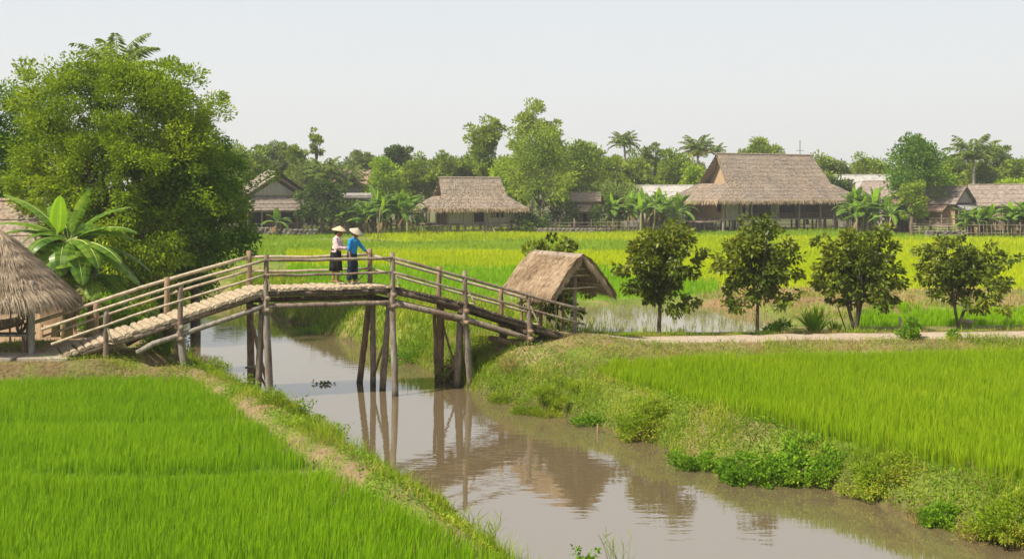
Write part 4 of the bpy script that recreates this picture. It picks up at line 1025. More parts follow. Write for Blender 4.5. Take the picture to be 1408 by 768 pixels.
orch(906, 459, 311, 50, 60, 'lopsided orchard tree with a bent bare stem, first right of the shelter', 8, 430, bits=[(pw(938, 425, 32.5), 4, (.15, .12, .12)), (pw(925, 325, 32.5), 4, (.2, .15, .12))], tr=.062, n=4200)
orch(1041, 458, 299, 54, 62, 'tallest slim straight orchard tree, second right of the shelter', 9, 430, bits=[(pw(1006, 418, 32.5), 4, (.15, .12, .1)), (pw(1082, 415, 32.5), 4, (.15, .12, .1)), (pw(1043, 306, 32.5), 6, (.25, .2, .12))], tr=.055, nc=70, n=4300)
orch(1176, 453, 316, 62, 64, 'broad orchard tree branching low, third in the row, beside the spiky grass clump', 15, 423, tr=.075, nc=75, n=4700, limbs=18, stems=3, bits=[(pw(1215, 325, 33), 4, (.2, .2, .12))])
orch(1317, 447, 325, 55, 74, 'rightmost orchard tree with several thin stems and a low drooping right side', 27, 417, stems=4, tr=.045, nc=62, n=4000, bits=[(pw(1358, 422, 34), 7, (.3, .15, .12)), (pw(1372, 400, 34), 5, (.2, .15, .2))])

# big trees over the left bank
def big(label, name, px, Y, top, bot, hw, depth, n, nc, crad, L, w, mat, seed, keep=None, tr=.28, bits=None):
    X = (px - CX) / F * Y; s = Y / F; zt = CH - (top - HY) * s; zb = CH - (bot - HY) * s
    return tree(name, label, [X, Y, gz(X, Y) - .1], [X, Y, (zt + zb) / 2], [hw * s, depth, (zt - zb) / 2], n, nc, crad, L, w, mat, 'bark', tr, seed=seed, keep=keep, bits=bits, limbs=16, shell=.4, droop=.3, lobes=6, boxy=2.6)
b1 = 39.5
big('huge spreading olive green tree towering over the left bank behind the banana plant', 'broadleaf_tree', 158, b1, 94, 446, 128, 3.0, 125000, 520, .48, .135, .062, 'leaf_big', 41,
    bits=[(P(100, 112, b1), 16, (.6, .6, .35)), (P(228, 132, b1), 30, (.75, .7, .5)), (P(258, 160, b1), 22, (.55, .6, .6)), (P(190, 108, b1), 16, (.7, .6, .35)), (P(150, 104, b1), 14, (.7, .6, .3)), (P(62, 150, b1), 14, (.6, .6, .6)), (P(262, 185, b1 + 1), 12, (.5, .6, .6)), (P(70, 260, b1), 20, (.8, .8, .8))])
big('dark green tree drooping over the upper canal, right of the huge olive tree', 'broadleaf_tree', 268, 41.5, 172, 412, 62, 2.4, 38000, 190, .45, .135, .06, 'leaf_dark', 42, tr=.2,
    bits=[(P(300, 335, 41), 14, (.55, .6, .45)), (P(322, 330, 41), 6, (.3, .4, .3)), (P(310, 270, 41), 12, (.5, .6, .8)), (P(245, 160, 41.5), 10, (.5, .5, .4))])
big('deep green tree at the left edge behind the huge olive tree', 'broadleaf_tree', 22, 43, 116, 440, 85, 2.8, 60000, 330, .55, .14, .065, 'leaf_dark', 43, tr=.22)
big('mid green tree rising just left of the dark canal tree, behind the huge olive tree', 'broadleaf_tree', 225, 44.5, 132, 420, 75, 2.4, 26000, 150, .5, .15, .07, 'leaf_big', 44, tr=.2)

big('olive tree almost wholly cut off by the left edge of the photo', 'broadleaf_tree', -70, 44, 130, 445, 70, 2.6, 26000, 180, .6, .16, .075, 'leaf_big', 45, tr=.2)
# undergrowth and shrubs (each a thing of its own)
def bush(name, label, px, py, z, w, h, n, L, wd, mat, seed, cat='bush', group=None, depth=.8, droop=.1, nc=None, crad=None):
    g = G(px, py, z); Y = g[1]; s = Y / F; X = g[0]; zz = gz(X, Y); rng = np.random.default_rng(seed)
    rx = w * s / 2; rz = h * s
    nc = nc or 45; cr = crad or min(rx, rz) * .3
    cl = clump_points([0, 0, 0], [rx * .88, rx * depth, rz * .86], nc, rng, shell=.35)
    cl[:, 2] = np.abs(cl[:, 2]) * .98
    zg = height(cl[:, 0] + X, cl[:, 1] + Y); cl[:, 0] += X; cl[:, 1] += Y; cl[:, 2] += np.maximum(zg, WZ) * .65 + .35 * zz
    mb = MB(); foliage(mb, cl, np.array([X, Y, zz]), n, cr, L, wd, rng, out=.6, droop=droop)
    base = np.array([X, Y, zz])
    t = thing(name, label, cat, base, group=group)
    mb.build('leaves', M[mat], t, base)
    sm = MB()
    for k in rng.choice(len(cl), min(12, len(cl)), replace=False): sm.tube([[X + rng.normal() * .05, Y + rng.normal() * .05, zz - .1], (np.array([X, Y, zz]) + cl[k]) / 2 + [0, 0, .05], cl[k]], [.014, .01, .005], n=5)
    sm.build('stems', M['wood_brown'], t, base)
    return t
GB = 'bushes on the canal bank'
bush('leafy_bush', 'largest bright green bush tumbling down the right bank to the water', 1065, 645, -1.0, 200, 50, 11000, .07, .045, 'weed', 51, group=GB, depth=.40, nc=120, crad=.15)
bush('grass_bush', 'round feathery green tussock on the right bank below the bridge end', 748, 556, -1.0, 110, 52, 9000, .10, .012, 'grass', 52, group=GB, depth=.7, nc=50, crad=.16, droop=-.4)
bush('leafy_bush', 'fresh green bush at the water right of the small wooden stake', 885, 594, -1.05, 105, 42, 5800, .06, .028, 'grass', 53, group=GB, depth=.6, droop=-.2)
bush('leafy_bush', 'low yellowish green bush on the right bank at the right edge of the photo', 1385, 728, -1.0, 130, 46, 8000, .06, .022, 'grass', 54, group=GB, depth=.6, droop=-.2)
bush('leafy_bush', 'small leafy bush on the right bank just beyond the largest bush', 955, 628, -1.0, 100, 36, 4200, .055, .03, 'weed', 55, group=GB, depth=.6)
bush('leafy_bush', 'low bush on the right bank between the largest bush and the right edge', 1210, 672, -1.0, 120, 34, 6000, .055, .022, 'grass', 56, group=GB, depth=.6)
bush('leafy_bush', 'bright shrub between the banana plant and the left bridge ramp', 150, 452, 0, 110, 48, 5200, .10, .055, 'weed', 57)
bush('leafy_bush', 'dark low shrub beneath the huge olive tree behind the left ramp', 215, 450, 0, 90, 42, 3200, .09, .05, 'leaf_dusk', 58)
bush('leafy_bush', 'pale green bush on the far bank under the drooping dark tree', 242, 402, -.4, 85, 56, 5200, .12, .035, 'leaf_mid', 59, depth=.8)
bush('leafy_bush', 'tangle of brownish green shrub on the far bank left of the pale green bush', 200, 408, -.4, 70, 60, 3600, .12, .04, 'leaf_haze', 60)
bush('leafy_bush', 'rounded grassy bush at the field corner right of the drooping dark tree', 300, 384, -.4, 70, 24, 2600, .12, .03, 'grass', 61)
bush('leafy_bush', 'knee high bright shrub on the near verge of the dirt path', 1252, 471, -.2, 40, 38, 1500, .075, .05, 'weed', 62, nc=22, crad=.13)
bush('leafy_bush', 'tiny shrub on the near path verge, right of the knee high one', 1308, 471, -.2, 30, 17, 600, .06, .04, 'weed', 63, nc=12, crad=.09)
bush('leafy_bush', 'small dark shrub between the tallest orchard tree and the spiky grass clump', 1072, 457, -.2, 46, 28, 520, .14, .05, 'weed', 64, nc=12, crad=.12)
bush('leafy_bush', 'grey green weeds on the left bank below the bridge leg', 300, 535, -.8, 60, 30, 1700, .07, .02, 'grass', 65, group=GB, droop=-.3)
bush('leafy_bush', 'bright weeds under the left ramp beside its thick brown leg', 215, 497, -.3, 62, 26, 2300, .07, .03, 'weed', 66, droop=-.1, group=GB)
bush('leafy_bush', 'weeds crowding the left bank halfway down, nearest the water', 445, 618, -.95, 80, 36, 2600, .06, .016, 'grass', 67, droop=-.3, group=GB)
for i, (px, py, z, w_, h_, mt, lab) in enumerate(((690, 548, -1.1, 60, 26, 'grass', 'low grassy tuft right beside the bridge leg on the right bank'), (815, 578, -1.1, 60, 24, 'weed', 'small leafy tuft at the water below the thin dark stake'), (1135, 662, -1.1, 70, 26, 'weed', 'small leafy tuft at the water right of the largest bush'), (1290, 712, -1.1, 90, 30, 'weed', 'leafy tuft at the water near the right edge of the photo'),
        (540, 672, -1.05, 60, 26, 'weed', 'leafy tuft on the left bank opposite the largest bush'), (385, 590, -.8, 70, 26, 'grass', 'grassy tuft on the left bank beside the paddy corner'), (600, 712, -.8, 60, 26, 'grass', 'grassy tuft on the left bank near the bottom of the photo'), (640, 515, -1.0, 90, 36, 'grass', 'grassy clump on the far side bank behind the right bridge legs'), (560, 492, -1.05, 80, 30, 'weed', 'leafy clump on the upper bank between the two right trestles'), (440, 452, -1.05, 80, 22, 'weed', 'leafy clump on the upper bank beneath the bridge centre'))):
    bush('bank_tuft', lab, px, py, z, w_, h_, int(w_ * h_ * 1.3), .055, .02 if mt == 'grass' else .032, mt, 700 + i, group=GB, depth=.6, droop=-.2)
# spiky grass clump
def spiky(px, py, z, label, n, L, seed, w=.035, mat='blade_mid'):
    g = G(px, py, z); rng = np.random.default_rng(seed); X, Y = g[0], g[1]; zz = gz(X, Y); mb = MB()
    for i in range(n):
        a = rng.random() * 6.28; l = L * (.6 + .5 * rng.random()); out = .15 + .75 * rng.random(); b = np.array([X, Y, zz]) + np.array([math.cos(a), math.sin(a), 0]) * .12 * rng.random()
        s = np.linspace(0, 1, 6); pts = b + np.stack([math.cos(a) * s * l * out * .8, math.sin(a) * s * l * out * .8, l * (s - out * .55 * s ** 2)], 1)
        side = np.array([-math.sin(a), math.cos(a), 0]); ww = w * np.array([.5, .9, 1, .8, .5, .03])[:, None] * .5
        V = np.concatenate([pts - side * ww, pts + side * ww]); mb.add(V, q=[[k, k + 1, 7 + k, 6 + k] for k in range(5)])
    return tag(mb.build('spiky_plant', M[mat], None, (X, Y, zz)), label, 'plant')
spiky(1121, 458, -.2, 'spiky fountain of bright long leaves between the second and third open orchard trees', 170, 1.15, 71, .045, 'blade_far')
spiky(1148, 457, -.2, 'smaller dark tuft of long leaves right beside the spiky fountain plant', 60, .6, 72, .03, 'grass')
# tall wispy weeds
def wisp(px, py, z, h, n, label, seed, leaf=True, mat='weed', group='weeds leaning over the left bank'):
    g = G(px, py, z); rng = np.random.default_rng(seed); X, Y = g[0], g[1]; zz = gz(X, Y); base = np.array([X, Y, zz])
    t = thing('tall_weed', label, 'weed', base, group=group); sm = MB(); lf = MB()
    for i in range(n):
        a = rng.random() * 6.28; l = h * (.5 + .6 * rng.random()); b = base + np.array([rng.normal() * .12, rng.normal() * .12, -.03]); s = np.linspace(0, 1, 7)[:, None]
        bend = np.array([math.cos(a), math.sin(a), 0]) * l * .35
        pts = b + bend * s ** 2 + np.array([0, 0, 1]) * l * (s - .15 * s ** 2) + rng.normal(size=(7, 3)) * .008
        sm.tube(pts, np.linspace(.005, .002, 7), n=4)
        if leaf:
            k = rng.integers(2, 7, 16); p = pts[k] + rng.normal(size=(16, 3)) * .012; cards(lf, p, rng.normal(size=(16, 3)) + [0, 0, .3], .075, .03, rng)
        else:
            k = rng.integers(1, 6, 8); cards(lf, pts[k], rng.normal(size=(8, 3)) * .5 + [0, 0, .6], .28, .012, rng)
    sm.build('stems', M['drygrass'], t, base); lf.build('leaves', M[mat], t, base)
wisp(418, 600, -.95, .75, 16, 'loose leafy weeds reaching over the water beside the left bridge legs', 81)
wisp(462, 625, -.95, .62, 14, 'loose leafy weeds midway down the left bank, in front of the mirrored bridge legs', 82)
wisp(345, 566, -.85, .5, 12, 'low wiry weeds under the bridge on the left bank', 83)
wisp(665, 748, -.8, .55, 8, 'tall grassy weed at the bottom of the left bank near the lower edge', 84, False, 'grass')
wisp(640, 735, -.8, .38, 10, 'short grassy weed just above the bottom left bank weed', 87, False, 'grass')
GR = 'straggling stems on the right bank'
wisp(1335, 728, -1.05, .55, 22, 'tangle of dry straggling stems on the right bank near the right photo edge', 88, False, 'drygrass', GR)
wisp(1262, 690, -.9, .4, 16, 'smaller tangle of dry stems on the bank left of the right edge tangle', 89, False, 'drygrass', GR)
wisp(700, 522, -.8, .5, 18, 'dry stems beside the bridge end on the right bank', 90, False, 'drygrass', GR)
wisp(930, 600, -.8, .42, 14, 'wiry stems on the right bank beside the largest bush', 191, True, 'grass', GR)
def fg(X, Y, h, n, label, seed, leaf, mat):
    rng = np.random.default_rng(seed); base = np.array([X, Y, WZ - .05])
    t = thing('tall_weed', label, 'weed', base, group='weeds leaning over the left bank'); sm = MB(); lf = MB()
    for i in range(n):
        a = rng.random() * 6.28; l = h * (.6 + .5 * rng.random()); b = base + np.array([rng.normal() * .09, rng.normal() * .09, 0]); s = np.linspace(0, 1, 8)[:, None]
        pts = b + np.array([math.cos(a), math.sin(a), 0]) * l * .3 * s ** 2 + np.array([0, 0, 1]) * l * (s - .12 * s ** 2) + rng.normal(size=(8, 3)) * .006
        sm.tube(pts, np.linspace(.005, .002, 8), n=4)
        if leaf: k = rng.integers(3, 8, 22); cards(lf, pts[k] + rng.normal(size=(22, 3)) * .02, rng.normal(size=(22, 3)) + [0, 0, .3], .07, .045, rng)
        else: k = rng.integers(1, 7, 7); cards(lf, pts[k], rng.normal(size=(7, 3)) * .45 + [0, 0, .7], .25, .010, rng)
    sm.build('stems', M['weed'], t, base); lf.build('leaves', M[mat], t, base)
fg(1.02, 14.9, .62, 9, 'bright broad leaved weed standing in the water at the bottom of the photo', 85, True, 'weed')
fg(1.42, 15.1, .8, 9, 'thin grassy weed standing in the water right of the bright broad leaved one', 86, False, 'grass')

# ------------------------------------------------------------------ banana plants
def banana_leaf(mb, rib, b, a, L, W, rise, droop, rng, nseg=14, tear=.25, twist=0.0):
    """one leaf from point b, heading a, length L, half width W"""
    s = np.linspace(0, 1, nseg + 1); h = np.array([math.cos(a), math.sin(a), 0]); side = np.array([-math.sin(a), math.cos(a), 0])
    ang = rise - droop * s ** 1.3
    step = L / nseg; pts = [np.array(b, float)]
    for k in range(nseg): pts.append(pts[-1] + (h * math.cos(ang[k]) + np.array([0, 0, 1]) * math.sin(ang[k])) * step)
    pts = np.array(pts); nrm = np.stack([-h[0] * np.sin(ang), -h[1] * np.sin(ang), np.cos(ang)], 1)
    pet = .14; w = W * np.where(s < pet, .04, np.clip(np.sin(np.pi * np.clip((s - pet) / (1 - pet), 0, 1) ** .8), 0, 1) ** .5)
    sd = side * math.cos(twist) + nrm[0] * math.sin(twist)
    tv = pts[1:] - pts[:-1]
    for sg in (-1, 1):
        for k in range(nseg):
            tr_ = tear * rng.random() ** 2; gap = .10 * rng.random() if rng.random() < tear * 2 else 0
            sag = .25 + .9 * tr_
            for (i0, i1) in ((0, 1),):
                A = pts[k]; B = pts[k + 1] - tv[k] * gap
                ea = A + sg * sd * w[k] - np.array([0, 0, 1]) * w[k] * sag * .5 + tv[k] * .35; eb = B + sg * sd * w[k + 1] - np.array([0, 0, 1]) * w[k + 1] * sag * .5 + tv[k] * .35
                ma = (A + ea) / 2 + nrm[k] * w[k] * .12; mb_ = (B + eb) / 2 + nrm[k] * w[k + 1] * .12
                mb.add([A, B, mb_, ma, eb, ea], q=[[0, 1, 2, 3], [3, 2, 4, 5]])
    rib.tube(pts + nrm * .004, np.linspace(.024, .004, nseg + 1) * (L / 1.8), n=5)
def banana(name, label, base, hstem, nl, L, W, seed, group=None, new=True, dry=3, stems=1, nseg=14, spread=.25, mat='banana', rstem=.11, lv=None, tear=.25):
    rng = np.random.default_rng(seed); base = np.array(base, float)
    t = thing(name, label, 'banana plant', base, group=group)
    for si in range(stems):
        b = base + (np.array([rng.normal() * spread, rng.normal() * spread * .6, 0]) if stems > 1 else 0)
        hs = hstem * (.75 + .35 * rng.random() if stems > 1 else 1); lean = rng.normal(size=2) * .06 * hs
        top = b + np.array([lean[0], lean[1], hs])
        MB().tube([b - [0, 0, .15], b + (top - b) * .3, b + (top - b) * .7, top], [rstem * 1.2, rstem, rstem * .8, rstem * .45], n=9, rough=.1).build('stem', M['banana_stem'], t, base, smooth=True)
        LF = MB(); RB = MB()
        plan = lv if lv else [(rng.random() * 6.28 + i * 2.4, R(78 - 62 * (i / max(nl - 1, 1)) + rng.normal() * 6), R(55 + 60 * rng.random()), .8 + .35 * rng.random()) for i in range(nl)]
        for (a, rise, droop, k) in plan: banana_leaf(LF, RB, top + rng.normal(size=3) * .03, a, L * k, W * (.85 + .3 * rng.random()), rise, droop, rng, nseg, tear)
        LF.build('leaf_blades', M[mat], t, base); RB.build('leaf_midribs', M['banana_rib'], t, base)
        if new:
            N_ = MB(); R_ = MB(); banana_leaf(N_, R_, top, rng.random() * 6.28, L * .75, W * .8, R(86), R(12), rng, nseg, 0.02, 1.2 * rng.random()); N_.build('new_leaf', M['banana_new'], t, base)
        if dry:
            D_ = MB(); R_ = MB()
            for k in range(dry): banana_leaf(D_, R_, top - [0, 0, .25 * hs * rng.random()], rng.random() * 6.28, L * .6, W * .45, R(-35), R(50), rng, 8, .8)
            D_.build('dead_leaves', M['banana_dry'], t, base)
    return t
# the big one by the left hut: leaves aimed as in the photo (0 = right, pi = left)
YB = 31.0; bb = PX(92, YB, 0.0)
plan = [(R(12), R(50), R(50), 1.05), (R(-5), R(34), R(62), 1.08), (R(8), R(24), R(60), 1.0), (R(-25), R(8), R(55), 1.12), (R(20), R(-2), R(50), 1.25), (R(-40), R(12), R(85), 1.0), (R(-75), R(0), R(95), .85),
        (R(175), R(52), R(42), 1.25), (R(190), R(34), R(50), 1.15), (R(165), R(24), R(44), 1.2), (R(200), R(40), R(100), .75), (R(215), R(5), R(80), .9), (R(240), R(25), R(95), .8), (R(90), R(40), R(70), 1.0), (R(130), R(60), R(60), .9), (R(-12), R(-10), R(45), 1.35), (R(255), R(-15), R(70), .9), (R(-55), R(-12), R(60), 1.0)]
bn = banana('banana_plant', 'big banana plant with one upright pale new leaf, behind the left thatched hut', bb, 2.75, 0, 1.95, .34, 91, lv=plan, new=False, dry=7, nseg=22, rstem=.14, tear=.16)
tp = bb + [0, 0, 2.72]
N_ = MB(); R_ = MB(); rng = np.random.default_rng(4); banana_leaf(N_, R_, tp + [-.28, 0, .1], R(60), 1.25, .27, R(88), R(6), rng, 14, .0, 0.4); tag(N_.build('new_leaf', M['banana_new'], bn, bb), 'upright pale yellow green new leaf'); R_.build('leaf_midrib', M['banana_rib'], bn, bb)
N_ = MB(); R_ = MB(); banana_leaf(N_, R_, tp + [.1, 0, .05], R(15), 1.6, .27, R(80), R(22), rng, 14, .7, -.5); N_.build('leaf_blades', M['banana'], bn, bb); R_.build('leaf_midribs', M['banana_rib'], bn, bb)
for k, (dx, dy) in enumerate(((.45, .5), (-.5, .4))):
    banana('banana_plant', ['shorter banana plant just right of the big one with the pale new leaf', 'shorter banana plant left of the big one, half behind the hut roof'][k], bb + [dx, dy, 0], [1.5, 1.8][k], 11, 1.7, .30, 93 + k, new=False, dry=4, nseg=16)
def far_ban(px, Y, top, label, stems, seed, h=2.3, L=2.4, W=.3, spread=.9, nl=9, dry=2, base=-.1):
    b = PX(px, Y, base); stems = stems + 3 if stems > 1 else 1; h = h * .85; W = W * 1.15; return banana('banana_plant', label, b, h, nl, L, W, seed, group='banana plants in the village', stems=stems, nseg=7, spread=spread * 1.15, dry=dry, rstem=.14, mat='banana', tear=.3)
far_ban(381, 114, 0, 'single young banana plant standing before the left village house', 1, 101, 1.5, 1.9, .32)
far_ban(505, 117, 0, 'banana clump left of the tall one, beside the round dark tree', 5, 102, 2.3, 2.3, .3, 1.6)
far_ban(541, 116, 0, 'tall banana clump with upright yellow green leaves left of the small thatched house', 5, 103, 3.2, 2.7, .34, 1.3)
far_ban(487, 118, 0, 'leftmost low banana clump half hidden by the round dark tree', 3, 104, 1.9, 2.1, .3, 1.0)
far_ban(893, 121, 0, 'wide banana clump with many brown stems left of the large stilt house', 9, 105, 3.1, 2.9, .34, 1.9, 8)
far_ban(1187, 123, 0, 'tall banana plant with pale upright leaves at the right end of the large stilt house', 4, 106, 3.6, 2.8, .34, 1.0)
far_ban(1208, 119, 0, 'lower banana clump before the small red shed', 4, 107, 2.4, 2.5, .3, 1.2)
far_ban(1358, 112, 0, 'banana clump behind the bamboo fence before the right edge house, left one', 5, 108, 2.0, 2.1, .3, 1.2)
far_ban(1400, 111, 0, 'banana clump behind the bamboo fence at the right edge of the photo', 5, 109, 2.2, 2.2, .3, 1.0)
far_ban(1338, 113, 0, 'smallest banana clump at the left end of the fenced row on the right', 3, 110, 1.5, 1.8, .28, .8)

# ------------------------------------------------------------------ palms
def palm(px, Y, top, label, seed, nfr=18, L=3.2, tr=.16, base=-.1, yel=False, visible_trunk=True, mat='palm'):
    s = Y / F; X = (px - CX) / F * Y; zt = CH - (top - HY) * s - L * .55; rng = np.random.default_rng(seed); b = np.array([X, Y, base])
    t = thing('palm_tree', label, 'palm tree', b, group='palms rising above the tree line')
    topp = b + [rng.normal() * .2, 0, zt - base]
    MB().tube([b - [0, 0, .2], b + (topp - b) * .4 + [.1, 0, 0], topp], [tr * 1.2, tr, tr * .8], n=8, rough=.12).build('trunk', M['bark_pale'], t, b, smooth=True)
    mb = MB(); rb = MB()
    for i in range(nfr):
        a = i * 2.4 + rng.random() * .4; rise = R(82 - 80 * (i / nfr)); n = 14; h = np.array([math.cos(a), math.sin(a), 0]); p = topp.copy(); pts = [p]
        for k in range(n):
            an = rise - R(75) * (k / n) ** 1.4; p = p + (h * math.cos(an) + np.array([0, 0, math.sin(an)])) * L / n; pts.append(p)
        pts = np.array(pts); rb.tube(pts, np.linspace(.04, .01, n + 1), n=4)
        side = np.array([-h[1], h[0], 0])
        kk = np.repeat(np.arange(2, n + 1), 6); fr = rng.random(len(kk)); c = pts[kk - 1] + (pts[kk] - pts[kk - 1]) * fr[:, None]; sg = np.where(np.arange(len(kk)) % 2 == 0, 1, -1)[:, None]
        d = side * sg * .9 + h * .5 + [0, 0, -.45] + rng.normal(size=c.shape) * .1
        cards(mb, c, d, L * .26 * np.sin(np.pi * np.clip((kk + .5) / (n + 1.5), 0, 1)) ** .6, .12 * L / 3, rng)
    fo = mb.build('fronds', M['banana_yel' if False else mat], t, b); rb.build('frond_ribs', M['banana_rib'], t, b)
    if yel:
        y2 = MB(); cards(y2, topp + rng.normal(size=(420, 3)) * [.65, .65, .22] - [0, 0, .2], rng.normal(size=(420, 3)) - [0, 0, .6], .5, .12, rng)
        y2.build('yellow_flower_sheath', M['yellow'], t, b)
M['yellow'] = leafmat('yellow_palm_flowers', [(.45, .32, .02), (.62, .48, .04)], .3, .6)
palm(163, 52, 60, 'palm whose fronds poke out above the huge olive tree on the left', 121, 16, 2.7, .17)
palm(862, 150, 184, 'palm standing above the tree line between the tall trees and the large house', 122, 24, 2.6)
palm(961, 146, 190, 'palm with a yellow flower head just left of the large stilt house', 123, 24, 3.0, yel=True)
palm(1339, 138, 192, 'coconut palm with a bare pale trunk above the right village roofs', 124, 20, 4.2, .2)
palm(452, 134, 222, 'drooping palm behind the round dark tree', 125, 22, 3.4)
palm(478, 136, 232, 'low bushy palm right of the drooping palm', 126, 20, 3.4)
palm(988, 170, 199, 'slim distant palm peeking up right of the yellow flowered palm', 127, 14, 2.0)

# ------------------------------------------------------------------ far trees
def ft(px, top, w, Y, mat, label, seed, bot=318, bark='bark', n=None, sparse=0, name='broadleaf_tree', group=None, L=.42, tr=.2, cb=.2, wtop=1.0):
    s = Y / F; X = (px - CX) / F * Y; zt = CH - (top - HY) * s; base = np.array([X, Y, -.15]); hw = w * s / 2
    zb = base[2] + (zt - base[2]) * cb; c = [X, Y, (zt + zb) / 2]; rad = [hw * .92, hw * .8, (zt - zb) / 2 * .9]
    area = w * (318 - top) * 1.0
    n = n or int(np.clip(area * .95, 900, 9000)); nc = int(np.clip(area / 110, 18, 90)); n = int(n * (1, .75, .3)[sparse]); nc = int(nc * (1, .75, .6)[sparse])
    return tree(name, label, base, c, rad, n, nc, hw * (.24 if not sparse else .2) + (.25, .2, .1)[sparse], L, L * .5, mat, bark, tr, seed=seed, limbs=7, shell=.45 if not sparse else .3, droop=.2, group=group, lobes=5)
FT = [  # px, top, width, Y, material, label, crown-bottom fraction, bark, sparse
 (318, 182, 62, 128, 'leaf_mid', 'feathery tree just right of the big left trees, behind the left village house', .15, 'bark', 1),
 (376, 184, 48, 140, 'leaf_haze', 'airy tree rising above the roof of the left village house', .3, 'bark', 1),
 (350, 200, 56, 134, 'leaf_mid', 'rounded green tree left of the airy one, above the left house roof', .15, 'bark', 0),
 (408, 196, 36, 138, 'leaf_mid', 'narrow tree right of the left house roof', .2, 'bark', 0),
 (435, 174, 22, 140, 'leaf_mid', 'very slim tall tree with two small leaf tufts on the left', .62, 'bark', 2),
 (424, 224, 56, 136, 'leaf_haze', 'olive tree at the right gable of the left house', .1, 'bark', 0),
 (443, 240, 66, 118, 'leaf_dusk', 'round dark tree between the left village house and the banana clumps', .06, 'bark', 0),
 (500, 201, 42, 150, 'leaf_haze', 'hazy rounded tree behind the low bushy palm', .2, 'bark', 0),
 (548, 192, 42, 150, 'leaf_dusk', 'flat topped dark tree left of the small thatched house ridge', .5, 'bark', 1),
 (530, 216, 62, 136, 'leaf_bright', 'fresh green tree behind the banana clumps', .1, 'bark', 0),
 (575, 212, 56, 140, 'leaf_mid', 'green tree above the left hip of the small thatched house', .1, 'bark', 0),
 (611, 206, 52, 142, 'leaf_mid', 'green tree behind the ridge of the small thatched house, left one', .1, 'bark', 0),
 (641, 208, 50, 144, 'leaf_mid', 'green tree behind the ridge of the small thatched house, right one', .1, 'bark', 0),
 (668, 151, 58, 134, 'leaf_mid', 'tall airy tree with pale thin stems above the small thatched house', .22, 'bark_pale', 1),
 (728, 130, 70, 140, 'leaf_mid', 'tallest tree of the village, airy crown above the middle of the tree line', .2, 'bark_pale', 1),
 (757, 158, 36, 141, 'leaf_mid', 'airy side tree touching the tallest tree on its right', .4, 'bark_pale', 1),
 (742, 174, 104, 123, 'leaf_mid', 'massive fresh green tree right of the small thatched house', .05, 'bark', 0),
 (796, 188, 76, 131, 'leaf_mid', 'broad green tree just right of the massive fresh green one', .08, 'bark', 0),
 (702, 215, 58, 128, 'leaf_bright', 'fresh green tree squeezed between the small house and the massive tree', .05, 'bark', 0),
 (838, 206, 50, 140, 'leaf_mid', 'green tree left of the far palm', .1, 'bark', 0),
 (852, 246, 70, 126, 'leaf_haze', 'low brownish green tree beside the small dark shack', .05, 'bark', 0),
 (868, 210, 52, 142, 'leaf_mid', 'green tree below the far palm', .1, 'bark', 0),
 (899, 196, 36, 146, 'leaf_haze', 'tree with a knobby crown above the wide banana clump', .3, 'bark', 1),
 (925, 207, 56, 142, 'leaf_mid', 'rounded tree left of the yellow flowered palm', .1, 'bark', 0),
 (955, 226, 50, 139, 'leaf_bright', 'yellowish tree below the yellow flowered palm', .1, 'bark', 0),
 (1047, 186, 56, 152, 'leaf_mid', 'rounded tree rising over the ridge of the large stilt house', .3, 'bark', 0),
 (1018, 202, 42, 152, 'leaf_haze', 'lower tree over the ridge of the large stilt house, left of the rounded one', .3, 'bark', 0),
 (1126, 212, 50, 146, 'leaf_mid', 'green tree at the right slope of the large stilt roof', .1, 'bark', 0),
 (1158, 214, 46, 146, 'leaf_haze', 'hazy tree a little right of the large stilt roof', .1, 'bark', 0),
 (1196, 208, 48, 150, 'leaf_mid', 'hazy rounded tree left of the big round dark tree', .1, 'bark', 0),
 (1150, 240, 50, 136, 'leaf_dusk', 'dark low tree behind the right hip of the large stilt roof', .1, 'bark', 0),
 (1259, 186, 94, 119, 'leaf_dark', 'big round dark green tree above the right village houses', .22, 'bark', 0),
 (1254, 249, 40, 114, 'leaf_mid', 'small lighter tree in front of the big round dark tree', .2, 'bark', 0),
 (1316, 206, 40, 146, 'leaf_mid', 'pale green tree left of the coconut palm', .1, 'bark', 0),
 (1376, 188, 44, 146, 'leaf_haze', 'tall feathery tree right of the coconut palm', .2, 'bark', 1),
 (1354, 216, 56, 142, 'leaf_mid', 'rounded green tree under the coconut palm fronds', .1, 'bark', 0),
 (1402, 206, 42, 142, 'leaf_mid', 'pale green tree at the right edge of the photo', .1, 'bark', 0),
 (1300, 226, 44, 136, 'leaf_bright', 'low fresh green tree between the dark round tree and the palm trunk', .1, 'bark', 0),
 (1395, 240, 40, 132, 'leaf_bright', 'low fresh green tree behind the right edge house', .1, 'bark', 0),
]
for i, (px, tp_, w, Y, mt, lab, cb, bk, spz) in enumerate(FT):
    ft(px, tp_, w, Y, mt, lab, 914 if i == 14 else 200 + i, bark=bk, sparse=spz, cb=cb, L=.40 if Y > 130 else .34)
# the closed wall of trees behind: individuals of one look, in two ranks
rg = np.random.default_rng(77); k = 0
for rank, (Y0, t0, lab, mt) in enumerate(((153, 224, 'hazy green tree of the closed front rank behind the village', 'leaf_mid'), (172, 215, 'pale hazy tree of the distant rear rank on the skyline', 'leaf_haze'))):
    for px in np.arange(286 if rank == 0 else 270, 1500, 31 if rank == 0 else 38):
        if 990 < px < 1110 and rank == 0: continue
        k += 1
        ft(px + rg.normal() * 6, t0 + rg.normal() * 6, 46 + rg.normal() * 5, Y0 + rg.normal() * 3, mt, lab, 300 + k, cb=.04, n=1500, L=.5, group=['front rank of the tree belt', 'rear rank of the tree belt'][rank])
